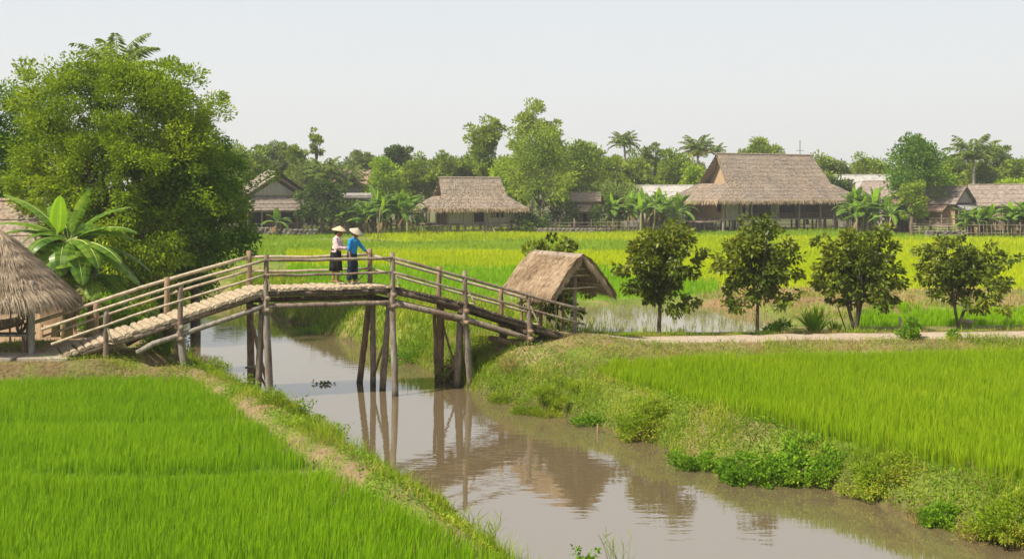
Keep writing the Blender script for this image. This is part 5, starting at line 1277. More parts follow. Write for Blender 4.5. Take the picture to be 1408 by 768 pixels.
# shade loving scrub under the tree line
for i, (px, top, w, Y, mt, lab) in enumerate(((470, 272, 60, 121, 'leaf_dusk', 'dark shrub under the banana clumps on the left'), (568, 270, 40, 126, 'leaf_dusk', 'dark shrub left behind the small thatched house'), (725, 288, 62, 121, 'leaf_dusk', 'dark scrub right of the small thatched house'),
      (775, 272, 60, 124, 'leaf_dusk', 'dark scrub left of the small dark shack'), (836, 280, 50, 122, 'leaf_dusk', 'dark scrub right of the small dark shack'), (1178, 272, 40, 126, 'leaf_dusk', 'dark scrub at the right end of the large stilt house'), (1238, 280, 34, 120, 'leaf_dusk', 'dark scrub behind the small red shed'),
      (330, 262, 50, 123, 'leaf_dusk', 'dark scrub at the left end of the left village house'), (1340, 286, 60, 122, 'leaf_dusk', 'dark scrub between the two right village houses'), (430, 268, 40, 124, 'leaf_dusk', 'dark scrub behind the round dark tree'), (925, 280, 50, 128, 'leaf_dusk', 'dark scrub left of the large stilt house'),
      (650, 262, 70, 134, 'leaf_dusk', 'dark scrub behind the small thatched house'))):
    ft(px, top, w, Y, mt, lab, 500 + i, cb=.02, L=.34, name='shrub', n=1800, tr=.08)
# ------------------------------------------------------------------ village houses
class House:
    """local frame: x along the ridge, y to the back, z up; origin on the ground"""
    def __init__(s, name, label, px, Y, yaw, base=-.12, cat='house', group=None, X=None):
        s.loc = np.array([(px - CX) / F * Y if X is None else X, Y, base]); s.yaw = yaw
        s.t = thing(name, label, cat, s.loc, yaw, group)
    def part(s, mb, name, mat, label=None, parent=None):
        o = mb.build(name, M[mat], parent or s.t)
        if label: tag(o, label)
        return o
    def fringe(s, mb, A, B, n, L, out, w=.06):
        A = np.array(A, float); B = np.array(B, float); u = RNG.random(n)[:, None]; p = A + (B - A) * u + RNG.normal(0, .03, (n, 3)); p[:, 2] += .16 * RNG.random(n)
        d = np.tile(np.array(out, float), (n, 1)) + RNG.normal(0, .12, (n, 3)); nr = np.tile(unit(np.cross(B - A, np.array(out, float))), (n, 1))
        straw(mb, p, d, L * (.5 + RNG.random(n)), w * (.6 + RNG.random(n)), nr, .3)

def cover_straw(mb, A, B, C, D, dens=26, L=.42, w=.05):
    A, B, C, D = [np.array(v, float) for v in (A, B, C, D)]
    nr = np.cross(B - A, D - A); area = np.linalg.norm(nr) * (1 + np.linalg.norm(C - D) / np.linalg.norm(B - A)) / 2; nr = nr / np.linalg.norm(nr); nr = nr if nr[2] > 0 else -nr
    n = int(area * dens); u = RNG.random(n)[:, None]; v = RNG.random(n)[:, None] ** .9
    p = (A + (B - A) * u) * (1 - v) + (D + (C - D) * u) * v; d = (D + (C - D) * u) - (A + (B - A) * u); d = d / np.linalg.norm(d, axis=1)[:, None]
    d = d + RNG.normal(0, .10, (n, 3)) + nr * .10
    straw(mb, p + nr * (.03 + .07 * RNG.random((n, 1))), d, L * (.5 + RNG.random(n)), w * (.6 + RNG.random(n)), np.tile(nr, (n, 1)), .1)
def hip_gable(h, xr, zr, xg, yg, zg, xe, ye, ze, nv=(5, 4), mat='thatch', gab='board_warm', xgr=None, thick=.16, fr=True, lift=.05):
    """ridge half-length xr at zr; break line (half sizes xg, yg) at zg; eave (xe, ye) at ze"""
    rf = MB()
    for sg in (-1, 1):
        patch(rf, (-xr, 0, zr), (xr, 0, zr), (xg, sg * yg, zg), (-xg, sg * yg, zg), int(xr * 14), nv[0], thick, .26, lift)
        patch(rf, (-xg, sg * yg * .99, zg + .02), (xg, sg * yg * .99, zg + .02), (xe, sg * ye, ze), (-xe, sg * ye, ze), int(xe * 14), nv[1], thick, .26, lift)
        patch(rf, (sg * (xg - .12), -yg, zg + .0), (sg * (xg - .12), yg, zg + .0), (sg * xe, ye, ze), (sg * xe, -ye, ze), int(ye * 14), nv[1], thick, .26, lift)
    rf.tube([(-xr - .05, 0, zr + .03), (xr + .05, 0, zr + .03)], .12, n=8)
    roof = h.part(rf, 'roof', mat)
    cs = MB()
    for sg in (-1, 1):
        cover_straw(cs, (-xr, 0, zr), (xr, 0, zr), (xg, sg * yg, zg), (-xg, sg * yg, zg)); cover_straw(cs, (-xg, sg * yg, zg), (xg, sg * yg, zg), (xe, sg * ye, ze), (-xe, sg * ye, ze)); cover_straw(cs, (sg * (xg - .12), -yg, zg), (sg * (xg - .12), yg, zg), (sg * xe, ye, ze), (sg * xe, -ye, ze))
    h.part(cs, 'thatch_layer', 'thatch_far')
    g = MB()
    for sg in (-1, 1):
        x = sg * (xr * .93 - .25); y = yg * .93
        g.add([(x, -y, zg + .02), (x, y, zg + .02), (x, 0, zr - .25), (x - sg * .1, -y, zg + .02), (x - sg * .1, y, zg + .02), (x - sg * .1, 0, zr - .25)], t=[[0, 1, 2], [5, 4, 3]])
        h.part(g, 'gable_panel', gab, parent=None); g = MB()
    if fr:
        f = MB(); k = int(xe * 90)
        for sg in (-1, 1):
            h.fringe(f, (-xe, sg * ye, ze), (xe, sg * ye, ze), k, .42, (0, sg * .5, -1)); h.fringe(f, (sg * xe, -ye, ze), (sg * xe, ye, ze), int(ye * 90), .42, (sg * .5, 0, -1))
        h.part(f, 'eave_fringe', 'thatch_tan' if mat == 'thatch' else 'thatch_near', parent=None)
    return roof

def gable_roof(h, L, W, zr, ze, mat='tile', nv=4, thick=.08, over=.0):
    rf = MB()
    for sg in (-1, 1): patch(rf, (-L, 0, zr), (L, 0, zr), (L, sg * W, ze), (-L, sg * W, ze), int(L * 6), nv, thick, .04, .05)
    rf.tube([(-L, 0, zr + .02), (L, 0, zr + .02)], .09, n=6)
    return h.part(rf, 'roof', mat)
def gable_tri(h, x, W, ze, zr, mat='board_grey'):
    g = MB(); g.add([(x, -W, ze), (x, W, ze), (x, 0, zr), (x - .1, -W, ze), (x - .1, W, ze), (x - .1, 0, zr)], t=[[0, 1, 2], [5, 4, 3]], q=[[0, 3, 4, 1], [1, 4, 5, 2], [2, 5, 3, 0]])
    h.part(g, 'gable_panel', mat)
def posts(h, pts, r=.09, mat='wood', name='post'):
    for (x, y, z0, z1) in pts: h.part(MB().log((x, y, z0 - .2), (x, y, z1), r, r * .9, n=7, seg=2, wob=.01), name, mat)
def wall(h, x0, x1, y, z0, z1, mat='board_grey', openings=(), t=.1, axis='x', boards=True):
    """a wall along x (or y) with real openings: (a0, a1, b0, b1, kind)"""
    mb = MB(); A = sorted(set([x0, x1] + [o[0] for o in openings] + [o[1] for o in openings])); B = sorted(set([z0, z1] + [o[2] for o in openings] + [o[3] for o in openings]))
    for i in range(len(A) - 1):
        for j in range(len(B) - 1):
            cx, cz = (A[i] + A[i + 1]) / 2, (B[j] + B[j + 1]) / 2
            if any(o[0] < cx < o[1] and o[2] < cz < o[3] for o in openings): continue
            c = (cx, y, cz) if axis == 'x' else (y, cx, cz); d = (A[i + 1] - A[i], t, B[j + 1] - B[j]) if axis == 'x' else (t, A[i + 1] - A[i], B[j + 1] - B[j])
            mb.box(np.array(c), d)
    if boards:
        n = int((x1 - x0) / .55)
        for k in range(n + 1):
            x = x0 + (x1 - x0) * k / n
            if any(o[0] - .05 < x < o[1] + .05 for o in openings): continue
            c = (x, y - t * .5 - .015, (z0 + z1) / 2) if axis == 'x' else (y + (-t * .5 - .015), x, (z0 + z1) / 2)
            mb.box(np.array(c), (.06, .035, z1 - z0 - .01) if axis == 'x' else (.035, .06, z1 - z0 - .01))
    w = h.part(mb, 'wall', mat)
    for (a0, a1, b0, b1, kind) in openings:
        m = MB(); fw = .08
        for (ca, cb, da, db) in (((a0 + a1) / 2, b1 - fw / 2, a1 - a0, fw), ((a0 + a1) / 2, b0 + fw / 2, a1 - a0, fw), (a0 + fw / 2, (b0 + b1) / 2, fw, b1 - b0 - 2 * fw), (a1 - fw / 2, (b0 + b1) / 2, fw, b1 - b0 - 2 * fw)):
            c = (ca, y, cb) if axis == 'x' else (y, ca, cb); d = (da, t + .06, db) if axis == 'x' else (t + .06, da, db); m.box(np.array(c), d)
        fo = h.part(m, kind, 'wood_brown')
        if kind == 'window':
            m = MB().box(np.array((a0 - (a1 - a0) * .32, y - t * .5 - .05, (b0 + b1) / 2) if axis == 'x' else (y, a0, (b0 + b1) / 2)), ((a1 - a0) * .45, .04, (b1 - b0) * .95) if axis == 'x' else (.04, .2, b1 - b0))
            if axis == 'x': h.part(m, 'shutter', 'board_brown', parent=fo)
    return w
def rail(h, x0, x1, y, z, hgt=.7, n=6, mat='wood', axis='x'):
    mb = MB()
    P3 = (lambda a, b: (a, y, b)) if axis == 'x' else (lambda a, b: (y, a, b))
    mb.log(P3(x0, z + hgt), P3(x1, z + hgt), .04, .04, n=6, seg=3); mb.log(P3(x0, z + hgt * .5), P3(x1, z + hgt * .5), .035, .035, n=6, seg=3)
    for k in range(n + 1): x = x0 + (x1 - x0) * k / n; mb.log(P3(x, z), P3(x, z + hgt + .05), .035, .035, n=6, seg=1)
    h.part(mb, 'railing', mat)

# --- small thatched house
h = House('stilt_house', 'small thatched stilt house with pale plank walls, one dark door and one square window', 646, 121, R(21))
hip_gable(h, 3.55, 6.1, 3.75, 1.75, 4.1, 5.55, 3.6, 2.75, nv=(5, 4), gab='board_warm')
wall(h, -3.2, 4.4, -2.2, 1.15, 3.0, 'board_grey', [(-.45, .95, 1.2, 2.75, 'door'), (2.2, 3.25, 1.7, 2.9, 'window')])
wall(h, -3.2, 4.4, 2.2, 1.15, 3.0, 'board_grey'); wall(h, -2.15, 2.15, -3.25, 1.15, 3.0, 'board_warm', axis='y'); wall(h, -2.15, 2.15, 4.35, 1.15, 3.0, 'board_grey', axis='y')
h.part(MB().box(np.array((0, 0, 1.05)), (10.0, 5.4, .12)), 'floor', 'wood')
h.part(MB().box(np.array((.6, .6, 2.0)), (7.2, 2.6, 1.6)), 'room_shade_block', 'dark')  # solid block coloured near-black to paint the shade behind the openings
posts(h, [(x, y, 0, 1.1 if (abs(x) < 4.7 and y > -2.5) else 2.9) for x in (-4.7, -3.2, -1.5, -.5, 1.2, 2.6, 3.6, 4.5) for y in (-2.6, 0, 2.4)], .085, 'wood_grey')
rail(h, -4.9, -3.0, -2.68, .25, .7, 4); h.part(MB().box(np.array((-1.5, -2.75, .45)), (7.5, .06, .07)), 'ground_rail', 'wood_grey'); h.part(MB().box(np.array((-4.3, -1.8, .95)), (2.2, 2.4, .08)), 'side_deck', 'wood')
stp = MB()
for k in range(4): stp.box(np.array((.9, -2.9 - .28 * k, .95 - .24 * k)), (1.3, .26, .07))
for sx in (.28, 1.52): stp.hexa([(sx - .05, -2.75, .8), (sx + .05, -2.75, .8), (sx + .05, -4.0, -.1), (sx - .05, -4.0, -.1), (sx - .05, -2.75, 1.0), (sx + .05, -2.75, 1.0), (sx + .05, -4.0, .1), (sx - .05, -4.0, .1)])
so = h.part(stp, 'stairs', 'wood'); 
m = MB(); m.log((1.6, -3.9, 0), (1.35, -2.8, 1.35), .06, .05, n=6, seg=2); h.part(m, 'handrail', 'bamboo', parent=so)

# --- large thatched stilt house
h = House('stilt_house', 'largest thatched stilt house with a wide veranda and a tan gable on its left', 1052, 131, R(24))
hip_gable(h, 6.95, 9.05, 7.5, 2.9, 5.55, 10.6, 5.7, 3.55, nv=(7, 5), gab='board_warm', lift=.06)
Zf = 1.5
h.part(MB().box(np.array((0, 0, Zf - .08)), (18.4, 8.6, .16)), 'floor', 'wood_dark')
wall(h, -3.9, 3.9, -8.3, Zf, 3.9, 'board_warm', [(-3.0, -2.0, Zf + .7, Zf + 2.0, 'window')], axis='y')
wall(h, -8.3, -5.2, -3.8, Zf, 4.0, 'board_grey', [(-6.3, -5.6, Zf + .5, Zf + 2.1, 'window')])
wall(h, -5.2, 8.3, -1.6, Zf, 4.2, 'board_brown', [(-4.6, -2.2, Zf + .1, Zf + 2.3, 'door'), (.2, 3.2, Zf + .1, Zf + 2.3, 'door')])
wall(h, -8.3, 8.3, 3.9, Zf, 4.0, 'board_brown'); wall(h, -1.6, 3.9, 8.3, Zf, 4.0, 'board_brown', axis='y')
wall(h, 5.0, 7.0, -3.8, Zf, 3.9, 'board_brown'); wall(h, -2.0, -.9, -3.8, Zf, 3.9, 'board_grey')
h.part(MB().box(np.array((0, 1.2, Zf + 1.25)), (16.2, 5.0, 2.3)), 'room_shade_block', 'dark')
h.part(MB().box(np.array((8.2, -4.15, Zf + .5)), (2.1, .06, .95)), 'red_railing_panel', 'red')
rail(h, -5.0, 5.0, -4.2, Zf, .6, 14, 'wood_brown')
posts(h, [(x, y, 0, Zf) for x in (-9.0, -7.6, -6.3, -5.1, -1.6, 1.7, 4.8, 7.1, 9.1) for y in (0, 4.0)], .11, 'wood_grey')
posts(h, [(x, -4.25, 0, 4.0) for x in (-9.0, -5.1, -1.6, 1.7, 4.8, 7.1, 9.1)] + [(x, -4.1, 0, Zf) for x in (-7.9, -6.9, -6.0)], .12, 'bark_pale')
posts(h, [(x, y, 0, Zf) for x in (-8.3, -7.0, -5.6, -3.3, 3.2, 6.2) for y in (-3.2, -1.8, 2.0)], .09, 'wood')
rail(h, -10.8, -9.0, -4.0, .1, 1.2, 5, 'wood'); h.part(MB().box(np.array((-10.2, -1.8, 1.15)), (2.6, 4.6, .1)), 'side_deck', 'wood'); posts(h, [(-11.3, -4.0, 0, 1.3), (-11.3, 0, 0, 1.3)], .07)
h.part(MB().box(np.array((0, -4.32, Zf - .05)), (18.6, .08, .14)), 'veranda_beam', 'bark_pale')

# --- left village house
h = House('village_house', 'grey brown house with a steep front gable behind the young banana plant on the left', 373, 121, R(27))
rf = MB()
for sg in (-1, 1): patch(rf, (.35, 4.2, 6.9), (.35, -1.0, 6.9), (.35 + sg * 3.7, -1.0, 4.35), (.35 + sg * 3.7, 4.2, 4.35), 30, 5, .1, .05, .05)
for sg in (-1, 1): patch(rf, (-.2, .6, 6.35), (-.2, -2.9, 6.35), (-.2 + sg * 3.35, -2.9, 4.15), (-.2 + sg * 3.35, .6, 4.15), 24, 5, .1, .05, .05)
patch(rf, (-3.1, -2.35, 4.15), (3.1, -2.35, 4.15), (3.6, -4.1, 2.55), (-3.6, -4.1, 2.55), 40, 4, .12, .06, .06)
patch(rf, (-3.1, 3.5, 4.3), (-3.1, -2.35, 4.15), (-4.5, -4.1, 2.6), (-4.5, 3.6, 2.6), 40, 4, .12, .06, .06)
patch(rf, (3.3, -2.35, 4.15), (3.3, 3.5, 4.3), (4.5, 3.6, 2.6), (4.1, -4.1, 2.6), 40, 4, .12, .06, .06)
h.part(rf, 'roof', 'tile')
g = MB(); g.add([(-2.7, -2.55, 4.2), (2.3, -2.55, 4.2), (-.2, -2.55, 5.75), (-2.7, -2.45, 4.2), (2.3, -2.45, 4.2), (-.2, -2.45, 5.75)], t=[[0, 1, 2], [5, 4, 3]]); h.part(g, 'gable_panel', 'board_grey')
m = MB()
for sg in (-1, 1): m.hexa([(-.2, -2.98, 6.2), (-.2, -2.9, 6.2), (-.2 + sg * 3.4, -2.9, 4.0), (-.2 + sg * 3.4, -2.98, 4.0), (-.2, -2.98, 6.4), (-.2, -2.9, 6.4), (-.2 + sg * 3.4, -2.9, 4.18), (-.2 + sg * 3.4, -2.98, 4.18)])
h.part(m, 'bargeboard', 'board_brown')
wall(h, -3.4, 3.4, -.4, .3, 3.6, 'board_brown', [(-2.4, -.6, .4, 2.6, 'door'), (.8, 2.6, 1.0, 2.4, 'window')]); wall(h, -.4, 3.4, -3.4, .3, 3.6, 'board_brown', axis='y'); wall(h, -.4, 3.4, 3.4, .3, 3.6, 'board_brown', axis='y')
h.part(MB().box(np.array((0, 1.4, 1.8)), (6.4, 2.8, 2.8)), 'room_shade_block', 'dark'); h.part(MB().box(np.array((0, -.5, .2)), (7.4, 7.4, .16)), 'floor', 'wood_dark')
posts(h, [(x, -3.8, 0, 2.6) for x in (-3.5, -2.0, 0, 1.9, 3.5)], .09, 'wood_brown'); rail(h, -3.4, 3.4, -3.85, .3, .85, 8, 'wood')

# --- two houses at the right
h = House('village_house', 'weathered stilt house with a sagging porch under the big round dark tree', 1297, 121, R(-48))
gable_roof(h, 2.7, 2.6, 5.15, 3.2, 'tile', 4); gable_tri(h, 2.35, 2.2, 3.35, 4.95, 'board_grey')
rf = MB(); patch(rf, (-2.9, -2.3, 3.15), (1.7, -2.3, 3.15), (1.9, -3.9, 2.55), (-3.1, -3.9, 2.55), 26, 3, .08, .05, .04); h.part(rf, 'porch_roof', 'tile_red')
rf = MB(); patch(rf, (2.5, -2.3, 3.2), (2.5, 2.3, 3.2), (3.7, 2.5, 2.6), (3.7, -2.5, 2.6), 20, 3, .08, .05, .04); h.part(rf, 'side_roof', 'tile_grey')
wall(h, -2.4, 2.3, -2.0, 1.0, 3.1, 'board_warm', [(-1.6, -.6, 1.1, 2.8, 'door')]); wall(h, -2.0, 2.0, 2.3, 1.0, 3.2, 'board_brown', [(-1.2, .9, 1.5, 2.6, 'window')], axis='y'); wall(h, -2.4, 2.3, 2.0, 1.0, 3.1, 'board_brown')
h.part(MB().box(np.array((0, 0, 2.0)), (4.3, 3.6, 1.7)), 'room_shade_block', 'dark'); h.part(MB().box(np.array((.4, -.6, .95)), (6.4, 6.2, .12)), 'floor', 'wood')
posts(h, [(x, y, 0, 2.7 if abs(x) > 2.5 or y < -3 else 1) for x in (-2.7, -.5, 1.6, 3.5) for y in (-3.6, -1.8, 2.2)], .08); rail(h, -2.7, 3.5, -3.65, 1.0, .7, 10, 'wood'); rail(h, -3.6, 2.2, 3.55, 1.0, .7, 8, 'wood', 'y')
h = House('village_house', 'house with a long brown roof and big grey gable at the right photo edge', 1380, 121, R(-46))
gable_roof(h, 3.9, 3.4, 5.35, 3.0, 'tile', 5); gable_tri(h, 3.45, 2.95, 3.05, 5.1, 'board_grey')
rf = MB(); patch(rf, (3.7, -3.3, 3.0), (3.7, 3.3, 3.0), (4.9, 3.5, 2.5), (4.9, -3.5, 2.5), 24, 2, .08, .05, .04); h.part(rf, 'side_roof', 'tile_grey')
wall(h, -3.3, 3.3, -2.7, .4, 2.9, 'board_brown', [(-1.4, -.3, .4, 2.4, 'door'), (1, 2.1, 1.2, 2.2, 'window')]); wall(h, -2.7, 2.7, 3.3, .4, 2.9, 'board_brown', [(-1.5, .4, .8, 2.4, 'window')], axis='y'); wall(h, -3.3, 3.3, 2.7, .4, 2.9, 'board_brown')
h.part(MB().box(np.array((0, 0, 1.6)), (6.0, 4.8, 2.2)), 'room_shade_block', 'dark'); posts(h, [(x, -3.2, 0, 2.9) for x in (-3.6, -1.2, 1.2, 3.6)] + [(4.7, y, 0, 2.5) for y in (-3.2, 0, 3.2)], .08)

# --- partly hidden buildings
def hut(name, label, px, Y, yaw, L, W, zr, ze, mat, wmat='board_brown', nv=3, base=-.12, door=True, dark=True):
    h = House(name, label, px, Y, yaw, base)
    gable_roof(h, L, W, zr, ze, mat, nv)
    for sx in (-1, 1): gable_tri(h, sx * (L - .35), W * .88, ze + .05, zr - .15, wmat)
    w = W * .8; l = L * .88
    wall(h, -l, l, -w, .1, ze + .2, wmat, [(-l * .2, l * .2, .15, min(ze - .1, 2.2), 'door')] if door else []); wall(h, -l, l, w, .1, ze + .2, wmat); wall(h, -w, w, -l, .1, ze + .2, wmat, axis='y'); wall(h, -w, w, l, .1, ze + .2, wmat, axis='y')
    h.part(MB().box(np.array((0, 0, ze * .5)), (2 * l - .5, 2 * w - .5, ze * .9)), 'room_shade_block', 'dark')  # filler block, indoor shade put into its near-black colour
    return h
h = hut('shed', 'small red brown shed with a sloping pink tile roof left of the round dark tree', 1237, 122, R(-20), 1.7, 1.5, 3.6, 2.35, 'tile_red', 'red')
posts(h, [(x, -1.9, 0, 2.3) for x in (-1.5, 0, 1.5)], .06, 'wood_brown'); h.part(MB().box(np.array((-1.4, -2.2, .55)), (1.9, .6, .08)), 'bench_top', 'red'); posts(h, [(-2.2, -2.2, 0, .5), (-.6, -2.2, 0, .5)], .04, 'wood', 'bench_leg')
h = hut('shack', 'small dark shack with a two tier thatched roof between the middle trees', 806, 126, R(-8), 1.8, 1.7, 4.5, 3.5, 'thatch')
rf = MB(); patch(rf, (-2.0, -1.5, 3.1), (2.0, -1.5, 3.1), (2.2, -2.6, 2.35), (-2.2, -2.6, 2.35), 22, 3, .1, .08, .06); h.part(rf, 'porch_roof', 'thatch'); posts(h, [(x, -2.4, 0, 2.4) for x in (-2, -.4, 1.9)], .07, 'wood_dark')
hut('house', 'distant house showing a faded pink roof above the low bushy palm', 487, 146, R(5), 3.3, 3.0, 7.5, 5.6, 'tile_red', 'board_grey')
hut('shed', 'low dark shed with a pale flat roof edge between round tree and bananas', 484, 125, R(3), 2.6, 1.8, 4.35, 4.0, 'tile_grey')
hut('house', 'pale grey roofed house behind the wide banana clump', 908, 138, R(-24), 4.4, 3.0, 5.4, 3.4, 'tile_grey', 'board_grey')
hut('house', 'small grey gabled house tucked against the left hip of the large stilt roof', 950, 142, R(-50), 2.6, 2.2, 6.4, 4.9, 'tile_grey', 'board_grey')
hut('house', 'grey roofed house behind the tall banana plant right of the large stilt house', 1186, 142, R(-12), 3.6, 3.0, 6.8, 4.6, 'tile_grey', 'board_grey')
hut('house', 'house with a steep pinkish roof left behind the round dark tree', 1214, 132, R(-62), 3.2, 2.6, 5.9, 3.3, 'tile', 'board_grey')
hut('house', 'house whose pinkish roof just shows beyond the right edge house', 1407, 134, R(-20), 3.0, 2.5, 5.3, 3.4, 'tile_red', 'board_grey')
hut('house', 'dark thatched house half hidden behind the banana plant at the left edge', -12, 38.5, R(8), 2.0, 1.6, 3.9, 2.3, 'thatch', 'board_brown', base=0.0)

# ------------------------------------------------------------------ fences, stakes, stones
def fence(label, pts, hgt, step, nr=3, seed=1, mat='wood', r=.035, lean=.06, base=None):
    rng = np.random.default_rng(seed); a0 = np.array([pts[0][0], pts[0][1], -.1]); t = thing('bamboo_fence', label, 'fence', a0, group=None)
    for i in range(len(pts) - 1):
        a = np.array(pts[i], float); b = np.array(pts[i + 1], float); Ln = np.linalg.norm(b - a); n = max(2, int(Ln / step))
        for k in range(n + (i == len(pts) - 2)):
            p = a + (b - a) * k / n; hh = hgt * (.75 + .5 * rng.random()); p3 = np.array([p[0], p[1], -.25]); q = p3 + [rng.normal() * lean, rng.normal() * lean, hh + .15]
            MB().log(p3, q, r * (1 + .4 * rng.random()), r, n=6, seg=2).build('post', M[mat], t, a0)
        for j in range(nr):
            z = hgt * (.25 + .6 * j / max(nr - 1, 1))
            MB().log([a[0], a[1] - .05, z + rng.normal() * .03], [b[0], b[1] - .05, z + rng.normal() * .03], r * .9, r * .8, n=6, seg=4).build('rail', M[mat], t, a0)
def fx_(px, Y): return ((px - CX) / F * Y, Y)
fence('tall bamboo fence before the right edge house and its banana clumps', [fx_(1330, 109), fx_(1375, 108), fx_(1430, 107.5)], 1.3, .36, 2, 11, 'wood')
fence('low rail fence before the weathered right stilt house', [fx_(1252, 114), fx_(1290, 113.5), fx_(1329, 112.5)], 1.3, .75, 4, 12, 'bamboo')
fence('rough dark fence left of the wide banana clump', [fx_(815, 119), fx_(848, 119), fx_(876, 118.5)], 1.35, .38, 3, 13, 'wood')
fence('sparse post fence right of the small thatched house', [fx_(722, 121), fx_(770, 120.5), fx_(812, 120)], 1.25, 1.2, 3, 14, 'wood')
fence('rough fence between the wide banana clump and the large stilt house', [fx_(905, 122), fx_(932, 122.5), fx_(958, 123)], 1.4, .6, 3, 15, 'wood')
fence('thin fence before the banana clumps left of the small thatched house', [fx_(520, 119), fx_(548, 119), fx_(572, 118)], 1.2, .7, 2, 16, 'wood')
fence('thin fence at the right end of the large stilt house', [fx_(1168, 122), fx_(1200, 121)], 1.2, .5, 3, 17, 'wood')
def stones(label, px0, px1, Y, hgt, seed):
    rng = np.random.default_rng(seed); x0, x1 = (px0 - CX) / F * Y, (px1 - CX) / F * Y; mb = MB(); z = -.15
    while z < hgt:
        x = x0 + rng.random() * .2
        while x < x1:
            w = .3 + .4 * rng.random(); mb.ell((x + w / 2, Y + rng.normal() * .05, z + .12), (w / 2 + .03, .22, .13 + .03 * rng.random()), 8, 5); x += w
        z += .2
    tag(mb.build('stone_wall', M['stone'], None, ((x0 + x1) / 2, Y, -.1)), label, 'stone wall')
stones('low dry stone wall before the left village house', 318, 378, 115.5, .5, 21); stones('low dry stone wall right of the young banana plant', 388, 432, 116, .45, 22)
stones('low stone edging below the sparse post fence in the middle', 735, 838, 119.5, .35, 23); stones('low stone edging before the weathered right stilt house', 1270, 1330, 111.5, .3, 24)
def stake(px, py, z, h, r, label, mat='bamboo', lean=(0, 0), Y=None, name='wooden_stake', cat='stake'):
    g = G(px, py, z); zz = gz(g[0], g[1]); b = np.array([g[0], g[1], zz]); mb = MB().log(b - [0, 0, .2], b + [lean[0], lean[1], h], r, r * .9, n=8, seg=3, wob=.005)
    tag(mb.build(name, M[mat], None, b, smooth=True), label, cat)
stake(1238, 456, -.2, .52, .045, 'short tan wooden stake standing on the far verge of the path', 'bamboo')
stake(822, 561, -.65, .55, .025, 'thin dark stake stuck in the grassy right bank above the water', 'wood_brown')
stake(1168, 456, -.2, 1.15, .02, 'thin dark stick leaning against the third open orchard tree', 'wood_dark', (-.45, .1))
stake(519, 331, -.3, 3.2, .06, 'bare crooked pole at the field edge behind the two people', 'wood', (.3, 0))
stake(757, 322, -.3, 2.2, .07, 'pale leaning pole before the massive fresh green tree', 'wood_grey', (.15, 0))
stake(789, 323, -.3, 1.8, .06, 'short pole right of the pale leaning pole', 'wood', (.05, 0))
# antenna mast
g = PX(1100, 150, 0); t = thing('antenna_mast', 'thin metal antenna mast rising behind the large stilt house', 'antenna', g)
MB().tube([g, g + [0, 0, 11.6]], .05, n=6).build('pole', M['metal'], t, g)
for k, z in enumerate((8.6, 9.4, 10.2)): MB().tube([g + [-.7 + .1 * k, 0, z], g + [.7 - .1 * k, 0, z]], .03, n=5).build('crossbar', M['metal'], t, g)
# stone by the right orchard tree, floating weed, sticks in the water
g = G(1331, 445, -.2); tag(MB().ell(g + [0, 0, .06], (.20, .12, .09), 9, 6).build('rock', M['concrete'], None, g), 'pale rock lying right of the rightmost orchard tree', 'rock')
g = G(445, 528, WZ); mb = MB(); cards(mb, g + RNG.normal(size=(60, 3)) * [.16, .1, .01] + [0, 0, .03], RNG.normal(size=(60, 3)) * [1, 1, .3] + [0, 0, .2], .09, .05); tag(mb.build('floating_weed', M['leaf_dusk'], None, g), 'small clump of dark weed floating on the canal under the bridge', 'water weed')

# ------------------------------------------------------------------ air, light, camera
hz = MB().box(np.array([0, 700, 9.5]), (2700, 1860, 26.0))
m, nt, N, L = newmat('haze_air'); out = N.new('ShaderNodeOutputMaterial'); v = N.new('ShaderNodeVolumePrincipled')
v.inputs['Color'].default_value = (.93, .96, 1.0, 1); v.inputs['Density'].default_value = HAZE; v.inputs['Anisotropy'].default_value = .2
L.new(v.outputs['Volume'], out.inputs['Volume'])
if HAZE > 0: tag(hz.build('haze', m), 'thin pale haze over the fields and village', 'haze', kind='stuff')

EL, AZ = R(50), R(238)      # azimuth measured clockwise from +Y (north)
w = bpy.data.worlds.new('World'); SC.world = w; w.use_nodes = True
N = w.node_tree.nodes; L = w.node_tree.links; N.clear()
out = N.new('ShaderNodeOutputWorld'); sky = N.new('ShaderNodeTexSky'); sky.sky_type = 'NISHITA'; sky.sun_disc = False; sky.sun_elevation = EL; sky.sun_rotation = AZ
sky.air_density = 1.0; sky.dust_density = 5.0; sky.ozone_density = 1.0
b1_ = N.new('ShaderNodeBackground'); b1_.inputs['Strength'].default_value = .08; L.new(sky.outputs['Color'], b1_.inputs['Color'])
tc = N.new('ShaderNodeTexCoord'); sp = N.new('ShaderNodeSeparateXYZ'); L.new(tc.outputs['Generated'], sp.inputs[0])
rr = ramp(N, [(0.0, (.63, .625, .605)), (.10, (.615, .625, .62)), (.19, (.575, .605, .625)), (.36, (.63, .635, .64)), (.55, (.31, .325, .34)), (1.0, (.23, .25, .28))]); L.new(sp.outputs['Z'], rr.inputs['Fac'])
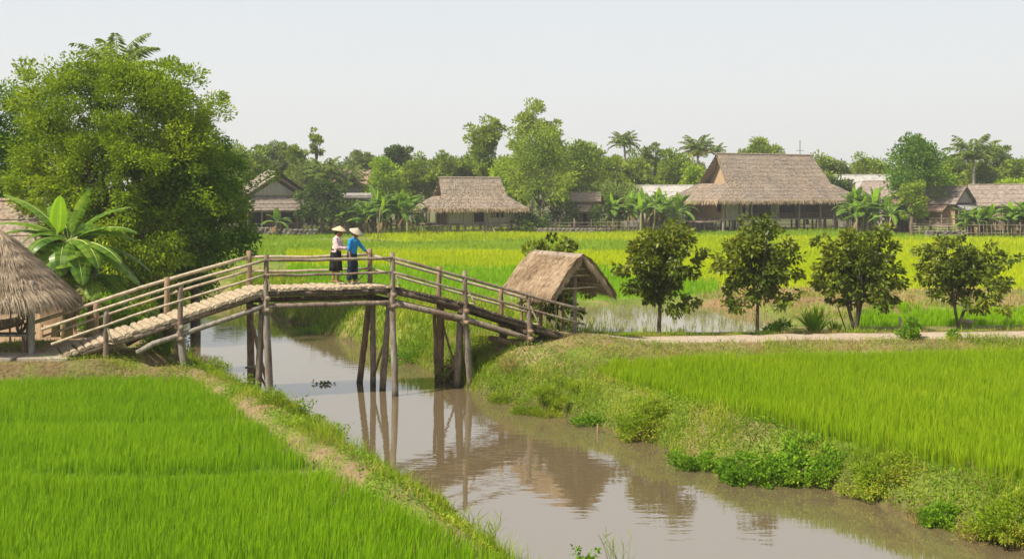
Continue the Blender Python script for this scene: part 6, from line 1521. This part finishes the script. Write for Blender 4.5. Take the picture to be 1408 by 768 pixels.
nz = N.new('ShaderNodeTexNoise'); nz.inputs['Scale'].default_value = 1.6; nz.inputs['Detail'].default_value = 3; L.new(tc.outputs['Generated'], nz.inputs['Vector'])
mm = N.new('ShaderNodeMapRange'); mm.inputs['To Min'].default_value = .97; mm.inputs['To Max'].default_value = 1.03; L.new(nz.outputs['Fac'], mm.inputs['Value'])
b2_ = N.new('ShaderNodeBackground'); L.new(rr.outputs['Color'], b2_.inputs['Color']); L.new(mm.outputs['Result'], b2_.inputs['Strength'])
mx = N.new('ShaderNodeMixShader'); mx.inputs['Fac'].default_value = .88; L.new(b1_.outputs[0], mx.inputs[1]); L.new(b2_.outputs[0], mx.inputs[2]); L.new(mx.outputs[0], out.inputs['Surface'])
sd_ = bpy.data.lights.new('sun', 'SUN'); sd_.energy = 4.9; sd_.angle = R(3.5); sd_.color = (1, .89, .72)
so = bpy.data.objects.new('sun', sd_); COL.objects.link(so)
dv = Vector((math.sin(AZ) * math.cos(EL), math.cos(AZ) * math.cos(EL), math.sin(EL)))
so.rotation_euler = (-dv).to_track_quat('-Z', 'Y').to_euler()
so.location = (-30, -20, 40)
cd_ = bpy.data.cameras.new('camera'); co = bpy.data.objects.new('camera', cd_); COL.objects.link(co)
co.location = (0, 0, CH); co.rotation_euler = (R(90), 0, 0); cd_.sensor_width = 36; cd_.lens = F / 1408 * 36
cd_.shift_y = -(384 - HY) / 1408; cd_.clip_end = 4000; cd_.clip_start = .1
SC.camera = co
SC.view_settings.view_transform = 'Standard'; SC.view_settings.look = 'None'; SC.view_settings.gamma = 1; SC.view_settings.exposure = 0.57
SC.render.engine = 'CYCLES'; c = SC.cycles
c.max_bounces = 6; c.diffuse_bounces = 3; c.glossy_bounces = 3; c.transmission_bounces = 3; c.volume_bounces = 0; c.transparent_max_bounces = 8
c.use_denoising = True; c.caustics_reflective = False; c.caustics_refractive = False; c.sample_clamp_indirect = 6
try: c.denoiser = 'OPENIMAGEDENOISE'; c.denoising_input_passes = 'RGB_ALBEDO_NORMAL'
except Exception: pass
